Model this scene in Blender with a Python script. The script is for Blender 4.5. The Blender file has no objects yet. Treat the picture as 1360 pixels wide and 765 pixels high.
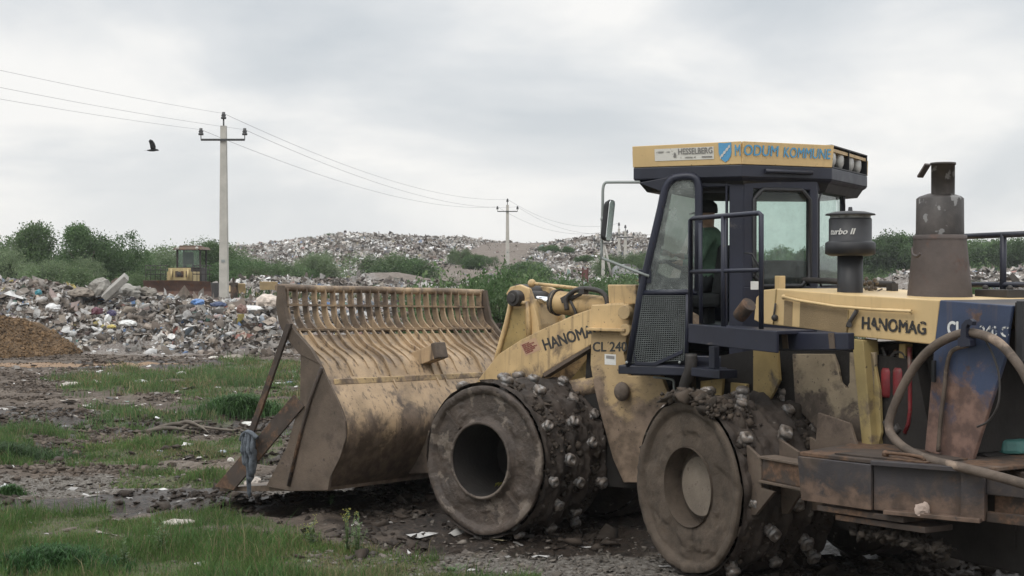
import bpy, math, random
import numpy as np
from mathutils import Matrix, Vector
R_ = math.radians
rng = np.random.default_rng(7); random.seed(7)
S = bpy.context.scene; COL = S.collection
# ---------------------------------------------------------------- camera
F = 1889.; H = 2.58; PITCH = math.atan(22.5/F)
cam = bpy.data.objects.new('camera', bpy.data.cameras.new('camera')); COL.objects.link(cam)
cam.data.sensor_width = 36; cam.data.lens = 36*F/1360; cam.data.clip_end = 3000; cam.data.clip_start = .1
cam.location = (0, 0, H); cam.rotation_euler = (R_(90)-PITCH, 0, 0); S.camera = cam
# ---------------------------------------------------------------- world: overcast sky
W = bpy.data.worlds.new('World'); S.world = W; W.use_nodes = True
nt = W.node_tree; nt.nodes.clear(); N = nt.nodes.new; LK = nt.links.new
out = N('ShaderNodeOutputWorld'); bg = N('ShaderNodeBackground'); LK(bg.outputs[0], out.inputs[0])
sky = N('ShaderNodeTexSky'); sky.sky_type = 'NISHITA'; sky.sun_disc = False
SUN_EL, SUN_AZ = 52, 215
sky.sun_elevation = R_(SUN_EL); sky.sun_rotation = R_(SUN_AZ); sky.dust_density = 3
tc = N('ShaderNodeTexCoord'); sep = N('ShaderNodeSeparateXYZ'); LK(tc.outputs['Generated'], sep.inputs[0])
def wm(op, a, b=None, c=None):
    n = N('ShaderNodeMath'); n.operation = op
    for i, v in enumerate((a, b, c)):
        if v is None: continue
        if isinstance(v, (int, float)): n.inputs[i].default_value = v
        else: LK(v, n.inputs[i])
    return n.outputs[0]
zz = wm('MAXIMUM', sep.outputs[2], 0.0)
den = wm('ADD', zz, .30)                       # a cloud deck seen in perspective
cx = wm('DIVIDE', sep.outputs[0], den); cy = wm('DIVIDE', sep.outputs[1], den)
cmb = N('ShaderNodeCombineXYZ'); LK(cx, cmb.inputs[0]); LK(cy, cmb.inputs[1]); cmb.inputs[2].default_value = 3.4
nz = N('ShaderNodeTexNoise'); nz.inputs['Scale'].default_value = 1.5; nz.inputs['Detail'].default_value = 7; nz.inputs['Roughness'].default_value = .50
nz.inputs['Distortion'].default_value = .35; LK(cmb.outputs[0], nz.inputs['Vector'])
rp = N('ShaderNodeValToRGB'); LK(nz.outputs[0], rp.inputs[0])
e = rp.color_ramp.elements; e[0].position = .37; e[0].color = (.62, .665, .705, 1); e[1].position = .63; e[1].color = (1.02, 1.01, .985, 1)
m_ = e.new(.5); m_.color = (.78, .805, .825, 1)
# brighter towards the horizon haze and towards the zenith, as a cloud deck is
hz = wm('POWER', wm('SUBTRACT', 1.0, zz), 14.0)
mixh = N('ShaderNodeMix'); mixh.data_type = 'RGBA'; LK(wm('MULTIPLY', hz, .85), mixh.inputs[0]); LK(rp.outputs[0], mixh.inputs[6]); mixh.inputs[7].default_value = (.97, .965, .945, 1)
zsm = N('ShaderNodeMapRange'); zsm.interpolation_type = 'SMOOTHSTEP'; zsm.inputs[1].default_value = .18; zsm.inputs[2].default_value = .8; LK(zz, zsm.inputs[0])
zen = wm('ADD', wm('MULTIPLY', zsm.outputs[0], 14.), 9.9)
mulz = N('ShaderNodeVectorMath'); mulz.operation = 'SCALE'; LK(mixh.outputs[2], mulz.inputs[0]); LK(zen, mulz.inputs[3])
mixs = N('ShaderNodeMix'); mixs.data_type = 'RGBA'; mixs.inputs[0].default_value = .93; LK(sky.outputs[0], mixs.inputs[6]); LK(mulz.outputs[0], mixs.inputs[7])
LK(mixs.outputs[2], bg.inputs[0]); bg.inputs[1].default_value = .1
sl = bpy.data.lights.new('sun', 'SUN'); sl.energy = 1.1; sl.angle = R_(24); sl.color = (1, .97, .92)
so = bpy.data.objects.new('sun', sl); COL.objects.link(so)
# sun behind-left of the camera
az = R_(SUN_AZ); d = Vector((-math.sin(az)*math.cos(R_(SUN_EL)), -math.cos(az)*math.cos(R_(SUN_EL)), -math.sin(R_(SUN_EL))))
so.rotation_euler = d.to_track_quat('-Z', 'Y').to_euler()
S.view_settings.view_transform = 'Standard'; S.view_settings.look = 'None'; S.view_settings.exposure = 0; S.view_settings.gamma = 1
S.render.engine = 'CYCLES'
try: S.cycles.max_bounces = 6; S.cycles.transparent_max_bounces = 12
except Exception: pass
# ---------------------------------------------------------------- numpy noise
_T = rng.random((256, 256))
def vn(x, y):
    xi = np.floor(x).astype(int); yi = np.floor(y).astype(int); fx = x-xi; fy = y-yi
    fx = fx*fx*(3-2*fx); fy = fy*fy*(3-2*fy)
    a = _T[xi & 255, yi & 255]; b = _T[(xi+1) & 255, yi & 255]; c = _T[xi & 255, (yi+1) & 255]; e_ = _T[(xi+1) & 255, (yi+1) & 255]
    return (a*(1-fx)+b*fx)*(1-fy)+(c*(1-fx)+e_*fx)*fy
def fbm(x, y, s=1., o=4, g=.5, off=0):
    x = np.asarray(x, float)*s+off*17.3+1000; y = np.asarray(y, float)*s+off*9.1+1000
    t = 0; a = 1; n = 0
    for i in range(o): t = t+a*vn(x, y); n += a; a *= g; x = x*2.03+5.1; y = y*2.03+1.7
    return t/n
def sst(a, b, x): t = np.clip((x-a)/(b-a), 0, 1); return t*t*(3-2*t)
# ---------------------------------------------------------------- materials
MATS = {}
class NB:
    def __init__(s, m): m.use_nodes = True; s.t = m.node_tree; s.t.nodes.clear(); s.o = s.n('ShaderNodeOutputMaterial')
    def n(s, k): return s.t.nodes.new(k)
    def l(s, a, b): s.t.links.new(a, b)
    def noise(s, vec, scale, detail=5, rough=.55, dist=0.):
        n = s.n('ShaderNodeTexNoise'); n.inputs['Scale'].default_value = scale; n.inputs['Detail'].default_value = detail
        n.inputs['Roughness'].default_value = rough; n.inputs['Distortion'].default_value = dist; s.l(vec, n.inputs['Vector']); return n.outputs[0]
    def ramp(s, f, a, b):
        n = s.n('ShaderNodeMapRange'); n.inputs[1].default_value = a; n.inputs[2].default_value = b; n.interpolation_type = 'SMOOTHSTEP'; s.l(f, n.inputs[0]); return n.outputs[0]
    def mix(s, f, a, b, bt='MIX'):
        n = s.n('ShaderNodeMix'); n.data_type = 'RGBA'; n.blend_type = bt
        for i, v in ((0, f), (6, a), (7, b)):
            if isinstance(v, (int, float)): n.inputs[i].default_value = v
            elif isinstance(v, tuple): n.inputs[i].default_value = (*v[:3], 1)
            else: s.l(v, n.inputs[i])
        return n.outputs[2]
    def math(s, op, a, b):
        n = s.n('ShaderNodeMath'); n.operation = op
        for i, v in enumerate((a, b)):
            if isinstance(v, (int, float)): n.inputs[i].default_value = v
            else: s.l(v, n.inputs[i])
        return n.outputs[0]
def mat(name, base,  rough=.6, var=.25, vs=3., mud=0., mudc=(.075, .055, .042), ms=2.2, spots=0., spotc=(.05, .038, .03), ss=26., rust=0., rustc=(.16, .07, .035), metal=0., bump=.15, bs=30., streak=0., spec=.4, zm=None, zr=None):
    """painted or bare surface: colour variation, mud films with soft ragged edges, small splashes, rust"""
    m = bpy.data.materials.new(name); b = NB(m); MATS[name] = m
    tc = b.n('ShaderNodeTexCoord'); v = tc.outputs['Object']
    c = b.mix(b.ramp(b.noise(v, vs, 6, .6), .3, .7), tuple(x*(1-var) for x in base), tuple(min(1, x*(1+var*.6)) for x in base))
    r = rough
    if streak:
        mp = b.n('ShaderNodeMapping'); mp.inputs['Scale'].default_value = (14, 14, .9); b.l(v, mp.inputs[0])
        c = b.mix(b.math('MULTIPLY', b.ramp(b.noise(mp.outputs[0], 1.2, 5, .6), .52, .7), streak), c, mudc)
    if rust: c = b.mix(b.ramp(b.noise(v, 2.3, 8, .68, .3), .62-.3*rust, .70-.3*rust), c, b.mix(b.ramp(b.noise(v, 22, 4), .35, .65), rustc, tuple(x*.55 for x in rustc)))
    if mud:
        f = b.ramp(b.noise(v, ms, 9, .66, .4), .68-.36*mud, .80-.30*mud)
        c = b.mix(b.math('MULTIPLY', f, .92), c, b.mix(b.ramp(b.noise(v, 11, 5), .35, .65), mudc, tuple(x*1.9 for x in mudc)))
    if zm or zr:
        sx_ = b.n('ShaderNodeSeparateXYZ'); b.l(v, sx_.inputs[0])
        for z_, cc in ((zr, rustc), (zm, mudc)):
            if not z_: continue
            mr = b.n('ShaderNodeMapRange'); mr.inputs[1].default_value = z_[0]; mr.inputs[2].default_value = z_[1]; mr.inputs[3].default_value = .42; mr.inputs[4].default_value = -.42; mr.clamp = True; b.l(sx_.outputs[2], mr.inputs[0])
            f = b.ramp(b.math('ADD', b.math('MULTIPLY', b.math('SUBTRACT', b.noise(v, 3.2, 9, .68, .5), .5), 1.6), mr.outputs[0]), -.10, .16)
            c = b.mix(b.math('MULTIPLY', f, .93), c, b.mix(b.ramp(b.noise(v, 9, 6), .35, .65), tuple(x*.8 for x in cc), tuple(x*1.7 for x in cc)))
    if spots:
        f = b.ramp(b.noise(v, ss, 4, .6), .70-.18*spots, .73-.17*spots); c = b.mix(b.math('MULTIPLY', f, .8), c, spotc)
    p = b.n('ShaderNodeBsdfPrincipled'); b.l(c, p.inputs['Base Color']); p.inputs['Metallic'].default_value = metal
    p.inputs['Specular IOR Level'].default_value = spec
    rr = b.n('ShaderNodeMapRange'); rr.inputs[3].default_value = max(.05, rough-.12); rr.inputs[4].default_value = min(1, rough+.12); b.l(b.noise(v, vs*3, 4), rr.inputs[0]); b.l(rr.outputs[0], p.inputs['Roughness'])
    if bump:
        bp = b.n('ShaderNodeBump'); bp.inputs['Strength'].default_value = bump; bp.inputs['Distance'].default_value = .02; b.l(b.noise(v, bs, 6, .65), bp.inputs['Height']); b.l(bp.outputs[0], p.inputs['Normal'])
    b.l(p.outputs[0], b.o.inputs[0]); return m
def attr_mat(name, rough=.8, mul=1., bump=0., var=0., vs=4., sheen=0.):
    m = bpy.data.materials.new(name); b = NB(m); a = b.n('ShaderNodeAttribute'); a.attribute_name = 'col'
    c = a.outputs['Color']
    if var:
        tc = b.n('ShaderNodeTexCoord'); c = b.mix(b.math('MULTIPLY', b.ramp(b.noise(tc.outputs['Object'], vs, 5), .35, .65), var), c, (.07, .06, .05))
    p = b.n('ShaderNodeBsdfPrincipled'); b.l(c, p.inputs['Base Color']); p.inputs['Roughness'].default_value = rough; p.inputs['Specular IOR Level'].default_value = .25
    if sheen:
        tl_ = b.n('ShaderNodeBsdfTranslucent'); b.l(c, tl_.inputs[0]); mx = b.n('ShaderNodeMixShader'); mx.inputs[0].default_value = sheen; b.l(p.outputs[0], mx.inputs[1]); b.l(tl_.outputs[0], mx.inputs[2]); b.l(mx.outputs[0], b.o.inputs[0]); return m
    b.l(p.outputs[0], b.o.inputs[0]); return m
def glass_mat(name, tint=(.74, .85, .80), dirt=.09):
    m = bpy.data.materials.new(name); b = NB(m)
    t = b.n('ShaderNodeBsdfTransparent'); t.inputs[0].default_value = (*tint, 1)
    g = b.n('ShaderNodeBsdfGlossy'); g.inputs['Roughness'].default_value = .04; g.inputs[0].default_value = (.8, .85, .85, 1)
    fr = b.n('ShaderNodeFresnel'); fr.inputs[0].default_value = 1.5
    mx = b.n('ShaderNodeMixShader'); b.l(fr.outputs[0], mx.inputs[0]); b.l(t.outputs[0], mx.inputs[1]); b.l(g.outputs[0], mx.inputs[2])
    df = b.n('ShaderNodeBsdfDiffuse'); df.inputs[0].default_value = (.36, .39, .37, 1)
    tc = b.n('ShaderNodeTexCoord'); f = b.math('ADD', b.math('MULTIPLY', b.ramp(b.noise(tc.outputs['Object'], 5, 8, .7), .35, .8), dirt*1.6), dirt*.4)
    sp = b.math('MULTIPLY', b.ramp(b.noise(tc.outputs['Object'], 60, 3), .66, .72), .35)
    mx2 = b.n('ShaderNodeMixShader'); b.l(b.math('ADD', f, sp), mx2.inputs[0]); b.l(mx.outputs[0], mx2.inputs[1]); b.l(df.outputs[0], mx2.inputs[2])
    b.l(mx2.outputs[0], b.o.inputs[0]); return m
def worn(name, col, a=.5, w=.06, sc=9.):
    """decal film that has flaked away in patches"""
    m = bpy.data.materials.new(name); b = NB(m); tc = b.n('ShaderNodeTexCoord')
    p = b.n('ShaderNodeBsdfPrincipled'); p.inputs['Base Color'].default_value = (*col, 1); p.inputs['Roughness'].default_value = .6
    t = b.n('ShaderNodeBsdfTransparent'); mx = b.n('ShaderNodeMixShader')
    b.l(b.ramp(b.noise(tc.outputs['Object'], sc, 6, .7), a-w, a+w), mx.inputs[0]); b.l(t.outputs[0], mx.inputs[1]); b.l(p.outputs[0], mx.inputs[2])
    b.l(mx.outputs[0], b.o.inputs[0]); return m
YEL = (.53, .37, .185)
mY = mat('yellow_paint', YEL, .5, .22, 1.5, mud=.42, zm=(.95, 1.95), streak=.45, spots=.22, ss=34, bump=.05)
mYh = mat('yellow_hood_paint', (.60, .43, .215), .42, .12, 1.2, mud=.04, streak=.10, spots=.10, ss=30, bump=.03)
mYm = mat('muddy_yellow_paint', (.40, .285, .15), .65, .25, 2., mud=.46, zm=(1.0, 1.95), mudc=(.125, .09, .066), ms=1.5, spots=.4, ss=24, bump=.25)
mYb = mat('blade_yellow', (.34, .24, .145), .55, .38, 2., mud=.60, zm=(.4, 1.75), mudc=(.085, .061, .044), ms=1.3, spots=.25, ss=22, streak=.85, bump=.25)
mYd = mat('dark_yellow_plate', (.30, .215, .085), .6, .3, 2.5, mud=.3, mudc=(.05, .04, .03), ms=2, spots=.3)
mPl = mat('mud_filmed_plate', (.105, .078, .058), .8, .35, 2.2, mud=.5, mudc=(.065, .048, .037), ms=2, spots=.3, ss=18, bump=.3)
mB = mat('navy_paint', (.018, .020, .034), .45, .25, 2., mud=.16, mudc=(.12, .10, .085), ms=3, spots=.12, bump=.05)
mBd = mat('dark_navy_paint', (.020, .022, .034), .45, .25, 3., mud=.1, mudc=(.09, .075, .065), bump=.05)
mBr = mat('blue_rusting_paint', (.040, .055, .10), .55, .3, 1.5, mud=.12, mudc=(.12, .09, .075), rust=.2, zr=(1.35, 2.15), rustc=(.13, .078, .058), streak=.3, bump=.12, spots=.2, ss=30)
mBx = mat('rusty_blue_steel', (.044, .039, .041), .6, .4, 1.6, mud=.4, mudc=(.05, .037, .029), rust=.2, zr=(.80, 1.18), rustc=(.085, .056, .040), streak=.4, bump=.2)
mRu = mat('rusty_brown_steel', (.055, .041, .033), .75, .35, 3., mud=.3, rust=.45, rustc=(.13, .075, .045), bump=.25)
mSt = mat('sooty_stack_steel', (.080, .063, .056), .6, .35, 2.2, mud=.2, mudc=(.07, .055, .05), rust=.22, rustc=(.095, .055, .042), streak=.35, bump=.15, spots=.15)
mStS = mat('scuffed_stack_sleeve', (.058, .049, .044), .5, .5, 4., mud=.2, mudc=(.05, .042, .038), bump=.15, spots=.62, spotc=(.20, .195, .19), ss=7, streak=.3)
mK = mat('black_plastic', (.022, .022, .024), .5, .3, 3., mud=.1, mudc=(.07, .06, .05), bump=.05)
mRub = mat('muddy_rubber_hose', (.105, .08, .062), .8, .35, 6., mud=.4, mudc=(.16, .12, .09), ms=4, bump=.3)
mHose = mat('black_rubber', (.045, .04, .037), .6, .3, 5, mud=.25, mudc=(.11, .085, .07), bump=.15)
mChr = mat('chrome_rod', (.75, .76, .78), .12, .08, 5, metal=1, bump=0)
mDr = mat('drum_mud', (.044, .033, .026), .82, .5, 3.5, mud=.5, mudc=(.032, .024, .019), ms=3.2, spots=.3, spotc=(.17, .15, .13), ss=9, bump=.75, bs=16)
mDf = mat('drum_face_steel', (.075, .056, .044), .55, .4, 3.0, mud=.62, mudc=(.034, .026, .021), ms=3.4, spots=.78, ss=3.6, spotc=(.155, .125, .10), bump=.9, bs=20)
mDf2 = mat('drum_face_dried_mud', (.085, .064, .047), .85, .35, 2.2, mud=.6, mudc=(.040, .030, .022), ms=2.2, spots=.35, spotc=(.05, .037, .028), ss=30, bump=.45, bs=30)
mDi = mat('bore_underbody_shade', (.018, .015, .013), .85, .3, 3, bump=.3)  # near-black: the shade of bores, bays and underbody is put into this colour
mHub = mat('hub_plate_pale_mud', (.17, .14, .11), .85, .2, 5, spots=.4, spotc=(.11, .085, .07), ss=22, bump=.3)
mCl = mat('worn_cleat_steel', (.29, .28, .27), .4, .5, 16, mud=.8, mudc=(.09, .072, .058), ms=9, metal=.25, bump=.35, bs=40)
mRed = mat('red_paint', (.16, .014, .018), .5, .4, 6, mud=.5, ms=5, bump=.1)
mGl = glass_mat('tinted_cab_glass')
mGl2 = glass_mat('dusty_door_glass', (.72, .80, .77), .30)
mSeat = mat('black_upholstery', (.02, .02, .022), .8, .3, 4, bump=.2)
mTeal = mat('teal_plastic', (.05, .15, .135), .5, .2, 4, mud=.15)
mConc = mat('pale_concrete', (.42, .40, .36), .85, .15, 2, bump=.2, spots=.1, spotc=(.25, .23, .2))
mIns = mat('dark_insulator', (.05, .05, .05), .3, .2, 4, bump=0)
mGrW = mat('guard_wire', (.10, .11, .11), .5, .3, 4, bump=0)
mGrS = mat('galvanised_grey', (.25, .27, .26), .5, .15, 4, bump=0)
mCable = mat('cable_metal', (.26, .26, .27), .6, .1, 1, bump=0)
mLamp = mat('lamp_glass', (.42, .41, .38), .15, .2, 8, bump=.05)
mWhite = mat('white_plastic', (.62, .61, .58), .6, .15, 5, mud=.1, mudc=(.2, .17, .14))
tY = worn('black_decal', (.028, .027, .026), .30, .03, 14)
tYw = worn('flaked_black_decal', (.03, .028, .027), .42, .03, 16)
tW = worn('flaked_white_decal', (.62, .62, .60), .50, .04, 14)
tBl = worn('sky_blue_decal', (.09, .30, .50), .18, .03, 12)
tPap = worn('faded_white_sticker', (.62, .60, .55), .34, .05, 10)
tGr = worn('grey_print', (.22, .21, .20), .40, .05, 24)
# ---------------------------------------------------------------- frames of the machine
def frame(o, a, roll=0., zp=0., yp=0.):
    a = R_(a); f = Vector((-math.cos(a), math.sin(a), 0)); l = Vector((-math.sin(a), -math.cos(a), 0))
    M = Matrix(((f.x, l.x, 0, o[0]), (f.y, l.y, 0, o[1]), (0, 0, 1, 0), (0, 0, 0, 1)))
    return M @ Matrix.Translation((0, yp, zp)) @ Matrix.Rotation(R_(roll), 4, 'X') @ Matrix.Translation((0, -yp, -zp))
FRM = {'f': frame((.61, 14.78), 39., 1.5, .76, 1.4), 'r': frame((2.705, 12.63), 61.), 'c': frame((2.396, 13.697), 21.), 'w': Matrix.Identity(4)}
INV = {k: m.inverted() for k, m in FRM.items()}
def L(k, u, v, x=None, y=None, z=None):
    """point on a plane of one of the machine's frames that shows at (u, v) in the 1360 x 765 photograph: a survey helper"""
    dr = Matrix.Rotation(-PITCH, 3, 'X') @ Vector(((u-680)/F, 1, -(v-382.5)/F))
    o = INV[k] @ Vector((0, 0, H)); d = INV[k].to_3x3() @ dr
    i, c = (0, x) if x is not None else (1, y) if y is not None else (2, z)
    return o+d*((c-o[i])/d[i])
def XZ(k, pts, y): return [(p.x, p.z) for p in (L(k, u, v, y=y) for u, v in pts)]
def at(u, Y, z=None):
    """ground position of image column u at distance Y"""
    return ((u-680)/F*Y, Y)
def zat(v, Y): return H-(v-360)/F*Y
# ---------------------------------------------------------------- mesh builder
class MB:
    def __init__(s): s.v = []; s.f = []; s.sm = []; s.mi = []; s.cm = 0
    def add(s, vs, fs, smooth=False):
        o = len(s.v); s.v += [tuple(p) for p in vs]
        for f in fs: s.f.append([i+o for i in f]); s.sm.append(smooth); s.mi.append(s.cm)
        return s
    def box(s, c, d, rot=None, taper=1.):
        vs = []
        for z in (-.5, .5):
            k = taper if z > 0 else 1
            for x, y in ((-.5, -.5), (.5, -.5), (.5, .5), (-.5, .5)): vs.append(Vector((x*d[0]*k, y*d[1]*k, z*d[2])))
        if rot is not None: vs = [rot @ p for p in vs]
        return s.add([p+Vector(c) for p in vs], [(3, 2, 1, 0), (4, 5, 6, 7), (0, 1, 5, 4), (1, 2, 6, 5), (2, 3, 7, 6), (3, 0, 4, 7)])
    def prism(s, pts, y0, y1):
        """polygon in x,z extruded along y"""
        n = len(pts); A = sum(pts[i][0]*pts[(i+1) % n][1]-pts[(i+1) % n][0]*pts[i][1] for i in range(n))
        if A > 0: pts = pts[::-1]
        return s.add([(x, y0, z) for x, z in pts]+[(x, y1, z) for x, z in pts], [list(range(n))[::-1], list(range(n, 2*n))]+[(i, (i+1) % n, (i+1) % n+n, i+n) for i in range(n)])
    def slab(s, pts, z0, z1):
        """polygon in x,y extruded along z"""
        n = len(pts); A = sum(pts[i][0]*pts[(i+1) % n][1]-pts[(i+1) % n][0]*pts[i][1] for i in range(n))
        if A < 0: pts = pts[::-1]
        return s.add([(x, y, z0) for x, y in pts]+[(x, y, z1) for x, y in pts], [list(range(n))[::-1], list(range(n, 2*n))]+[(i, (i+1) % n, (i+1) % n+n, i+n) for i in range(n)])
    def loft(s, a, b):
        n = len(a); return s.add(list(a)+list(b), [list(range(n))[::-1], list(range(n, 2*n))]+[(i, (i+1) % n, (i+1) % n+n, i+n) for i in range(n)])
    def tube(s, path, r, n=10, caps=True, flat=None):
        P = [Vector(p) for p in path]; rs = r if isinstance(r, (list, tuple)) else [r]*len(P)
        vs = []; up = None
        for i, p in enumerate(P):
            t = (P[min(i+1, len(P)-1)]-P[max(i-1, 0)]).normalized()
            if up is None: up = Vector((0, 0, 1)) if abs(t.z) < .9 else Vector((1, 0, 0))
            a = t.cross(up).normalized(); b = a.cross(t).normalized(); up = b
            for k in range(n):
                q = 2*math.pi*k/n; vs.append(p+(a*math.cos(q)+b*math.sin(q)*(flat or 1))*rs[i])
        fs = [(i*n+k, i*n+(k+1) % n, (i+1)*n+(k+1) % n, (i+1)*n+k) for i in range(len(P)-1) for k in range(n)]
        s.add(vs, fs, True)
        if caps: o = len(s.v)-len(vs); s.f += [[o+k for k in range(n)][::-1], [o+(len(P)-1)*n+k for k in range(n)]]; s.sm += [False]*2; s.mi += [s.cm]*2
        return s
    def cyl(s, a, b, r, r2=None, n=24): return s.tube([a, b], [r, r if r2 is None else r2], n)
    def lathe(s, prof, n=40, M=None, smooth=True, closed=False):
        """profile of (radius, height) turned about z"""
        vs = [Vector((r*math.cos(2*math.pi*k/n), r*math.sin(2*math.pi*k/n), z)) for r, z in prof for k in range(n)]
        if M is not None: vs = [M @ v for v in vs]
        m = len(prof); return s.add(vs, [(i*n+k, i*n+(k+1) % n, ((i+1) % m)*n+(k+1) % n, ((i+1) % m)*n+k) for i in range(m if closed else m-1) for k in range(n)], smooth)
    def ball(s, c, r, n=12, m=8, sq=(1, 1, 1)):
        vs = [(c[0]+r*sq[0]*math.sin(math.pi*j/m)*math.cos(2*math.pi*k/n), c[1]+r*sq[1]*math.sin(math.pi*j/m)*math.sin(2*math.pi*k/n), c[2]+r*sq[2]*math.cos(math.pi*j/m)) for j in range(m+1) for k in range(n)]
        return s.add(vs, [(j*n+k, (j+1)*n+k, (j+1)*n+(k+1) % n, j*n+(k+1) % n) for j in range(m) for k in range(n)], True)
    def mesh(s, name, mats):
        me = bpy.data.meshes.new(name); me.from_pydata(s.v, [], s.f); me.polygons.foreach_set('use_smooth', s.sm)
        for m in (mats if isinstance(mats, (list, tuple)) else [mats]): me.materials.append(m)
        me.polygons.foreach_set('material_index', s.mi); me.validate(); me.update(); return me
    def build(s, name, mats, parent=None, k='w', bevel=0., label=None):
        o = bpy.data.objects.new(name, s.mesh(name, mats)); COL.objects.link(o); place(o, parent, FRM[k])
        if bevel:
            b = o.modifiers.new('b', 'BEVEL'); b.width = bevel; b.segments = 2; b.limit_method = 'ANGLE'; b.angle_limit = R_(35)
        if label: o['label'] = label
        return o
WM = {}
def place(o, parent, M):
    """parent o and give it the world matrix M"""
    WM[o.name] = M.copy()
    if parent is not None: o.parent = parent; o.matrix_basis = WM[parent.name].inverted() @ M
    else: o.matrix_basis = M
def tag(o, label=None, cat=None, group=None, kind=None):
    if label: o['label'] = label
    if cat: o['category'] = cat
    if group: o['group'] = group
    if kind: o['kind'] = kind
    return o
def thing(name, label, cat, loc=(0, 0, 0), group=None, rz=0):
    o = bpy.data.objects.new(name, None); COL.objects.link(o); place(o, None, Matrix.Translation(loc) @ Matrix.Rotation(rz, 4, 'Z')); return tag(o, label, cat, group)
def spline(pts, n=8):
    P = [Vector(p) for p in pts]; P = [2*P[0]-P[1]]+P+[2*P[-1]-P[-2]]; o = []
    for i in range(1, len(P)-2):
        for j in range(n):
            t = j/n; a, b, c, d = P[i-1:i+3]
            o.append(.5*((2*b)+(c-a)*t+(2*a-5*b+4*c-d)*t*t+(3*b-a-3*c+d)*t*t*t))
    o.append(P[-2]); return o
def text_mesh(s, weight=.0, shear=0.):
    cu = bpy.data.curves.new('t', 'FONT'); cu.body = s; cu.size = 1; cu.offset = weight; cu.shear = shear; cu.resolution_u = 3
    ob = bpy.data.objects.new('t', cu); COL.objects.link(ob); dg = bpy.context.evaluated_depsgraph_get(); dg.update()
    me = bpy.data.meshes.new_from_object(ob.evaluated_get(dg)); bpy.data.objects.remove(ob); return me
def bold(me, w):
    """thicken letters by laying shifted copies a hair above each other"""
    n = len(me.vertices); co = np.empty(n*3); me.vertices.foreach_get('co', co); co = co.reshape(-1, 3); ps = [list(p.vertices) for p in me.polygons]; V = []; Q = []
    for i, (dx, dy) in enumerate(((0, 0), (-w, 0), (w, 0), (0, w*.6), (0, -w*.6), (w*.7, w*.5), (-w*.7, -w*.5))): V.append(co+np.array([dx, dy, i*.001])); Q += [[a+i*n for a in p] for p in ps]
    m2 = bpy.data.meshes.new('t'); m2.from_pydata([tuple(p) for p in np.concatenate(V)], [], Q); return m2
def write(name, s, k, bl, br, tl, m, parent, weight=.02, shear=0., jitter=0.):
    """lettering laid on a surface: bl, br, tl are the corners of its box in the frame's own space"""
    me = bold(text_mesh(s, 0, shear), weight); n = len(me.vertices); co = np.empty(n*3); me.vertices.foreach_get('co', co); co = co.reshape(-1, 3)
    lo, hi = co.min(0), co.max(0); q = (co-lo)/np.maximum(hi-lo, 1e-6)
    bl, br, tl = map(np.array, (bl, br, tl)); nn = np.cross(br-bl, tl-bl); nn = nn/np.linalg.norm(nn); p = bl+q[:, :1]*(br-bl)+q[:, 1:2]*(tl-bl)+nn*(co[:, 2:3]*.25)
    me.vertices.foreach_set('co', p.ravel()); me.materials.clear(); me.materials.append(m); me.update()
    me.name = name; o = bpy.data.objects.new(name, me); COL.objects.link(o); place(o, parent, FRM[k]); return o
def wcol(o, cols):
    """per-face colours"""
    me = o.data; a = me.color_attributes.new('col', 'FLOAT_COLOR', 'CORNER'); n = np.empty(len(me.polygons), int); me.polygons.foreach_get('loop_total', n)
    a.data.foreach_set('color', np.c_[np.repeat(cols, n, 0), np.ones(n.sum())].astype(np.float32).ravel())
def np_mesh(name, V, Fq, m, smooth=False):
    me = bpy.data.meshes.new(name); nf, k = Fq.shape
    me.vertices.add(len(V)); me.vertices.foreach_set('co', V.astype(np.float32).ravel())
    me.loops.add(nf*k); me.loops.foreach_set('vertex_index', Fq.astype(np.int32).ravel())
    me.polygons.add(nf); me.polygons.foreach_set('loop_start', (np.arange(nf)*k).astype(np.int32))
    if smooth: me.polygons.foreach_set('use_smooth', np.ones(nf, bool))
    me.materials.append(m); me.update(calc_edges=True); return me
def rotm(n, tilt=math.pi):
    a = rng.random(n)*2*math.pi; b = (rng.random(n)-.5)*2*tilt; c = rng.random(n)*2*math.pi
    ca, sa, cb, sb, cc, sc = np.cos(a), np.sin(a), np.cos(b), np.sin(b), np.cos(c), np.sin(c)
    M = np.empty((n, 3, 3))
    M[:, 0, 0] = ca*cc-sa*cb*sc; M[:, 0, 1] = -ca*sc-sa*cb*cc; M[:, 0, 2] = sa*sb
    M[:, 1, 0] = sa*cc+ca*cb*sc; M[:, 1, 1] = -sa*sc+ca*cb*cc; M[:, 1, 2] = -ca*sb
    M[:, 2, 0] = sb*sc; M[:, 2, 1] = sb*cc; M[:, 2, 2] = cb
    return M
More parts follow.
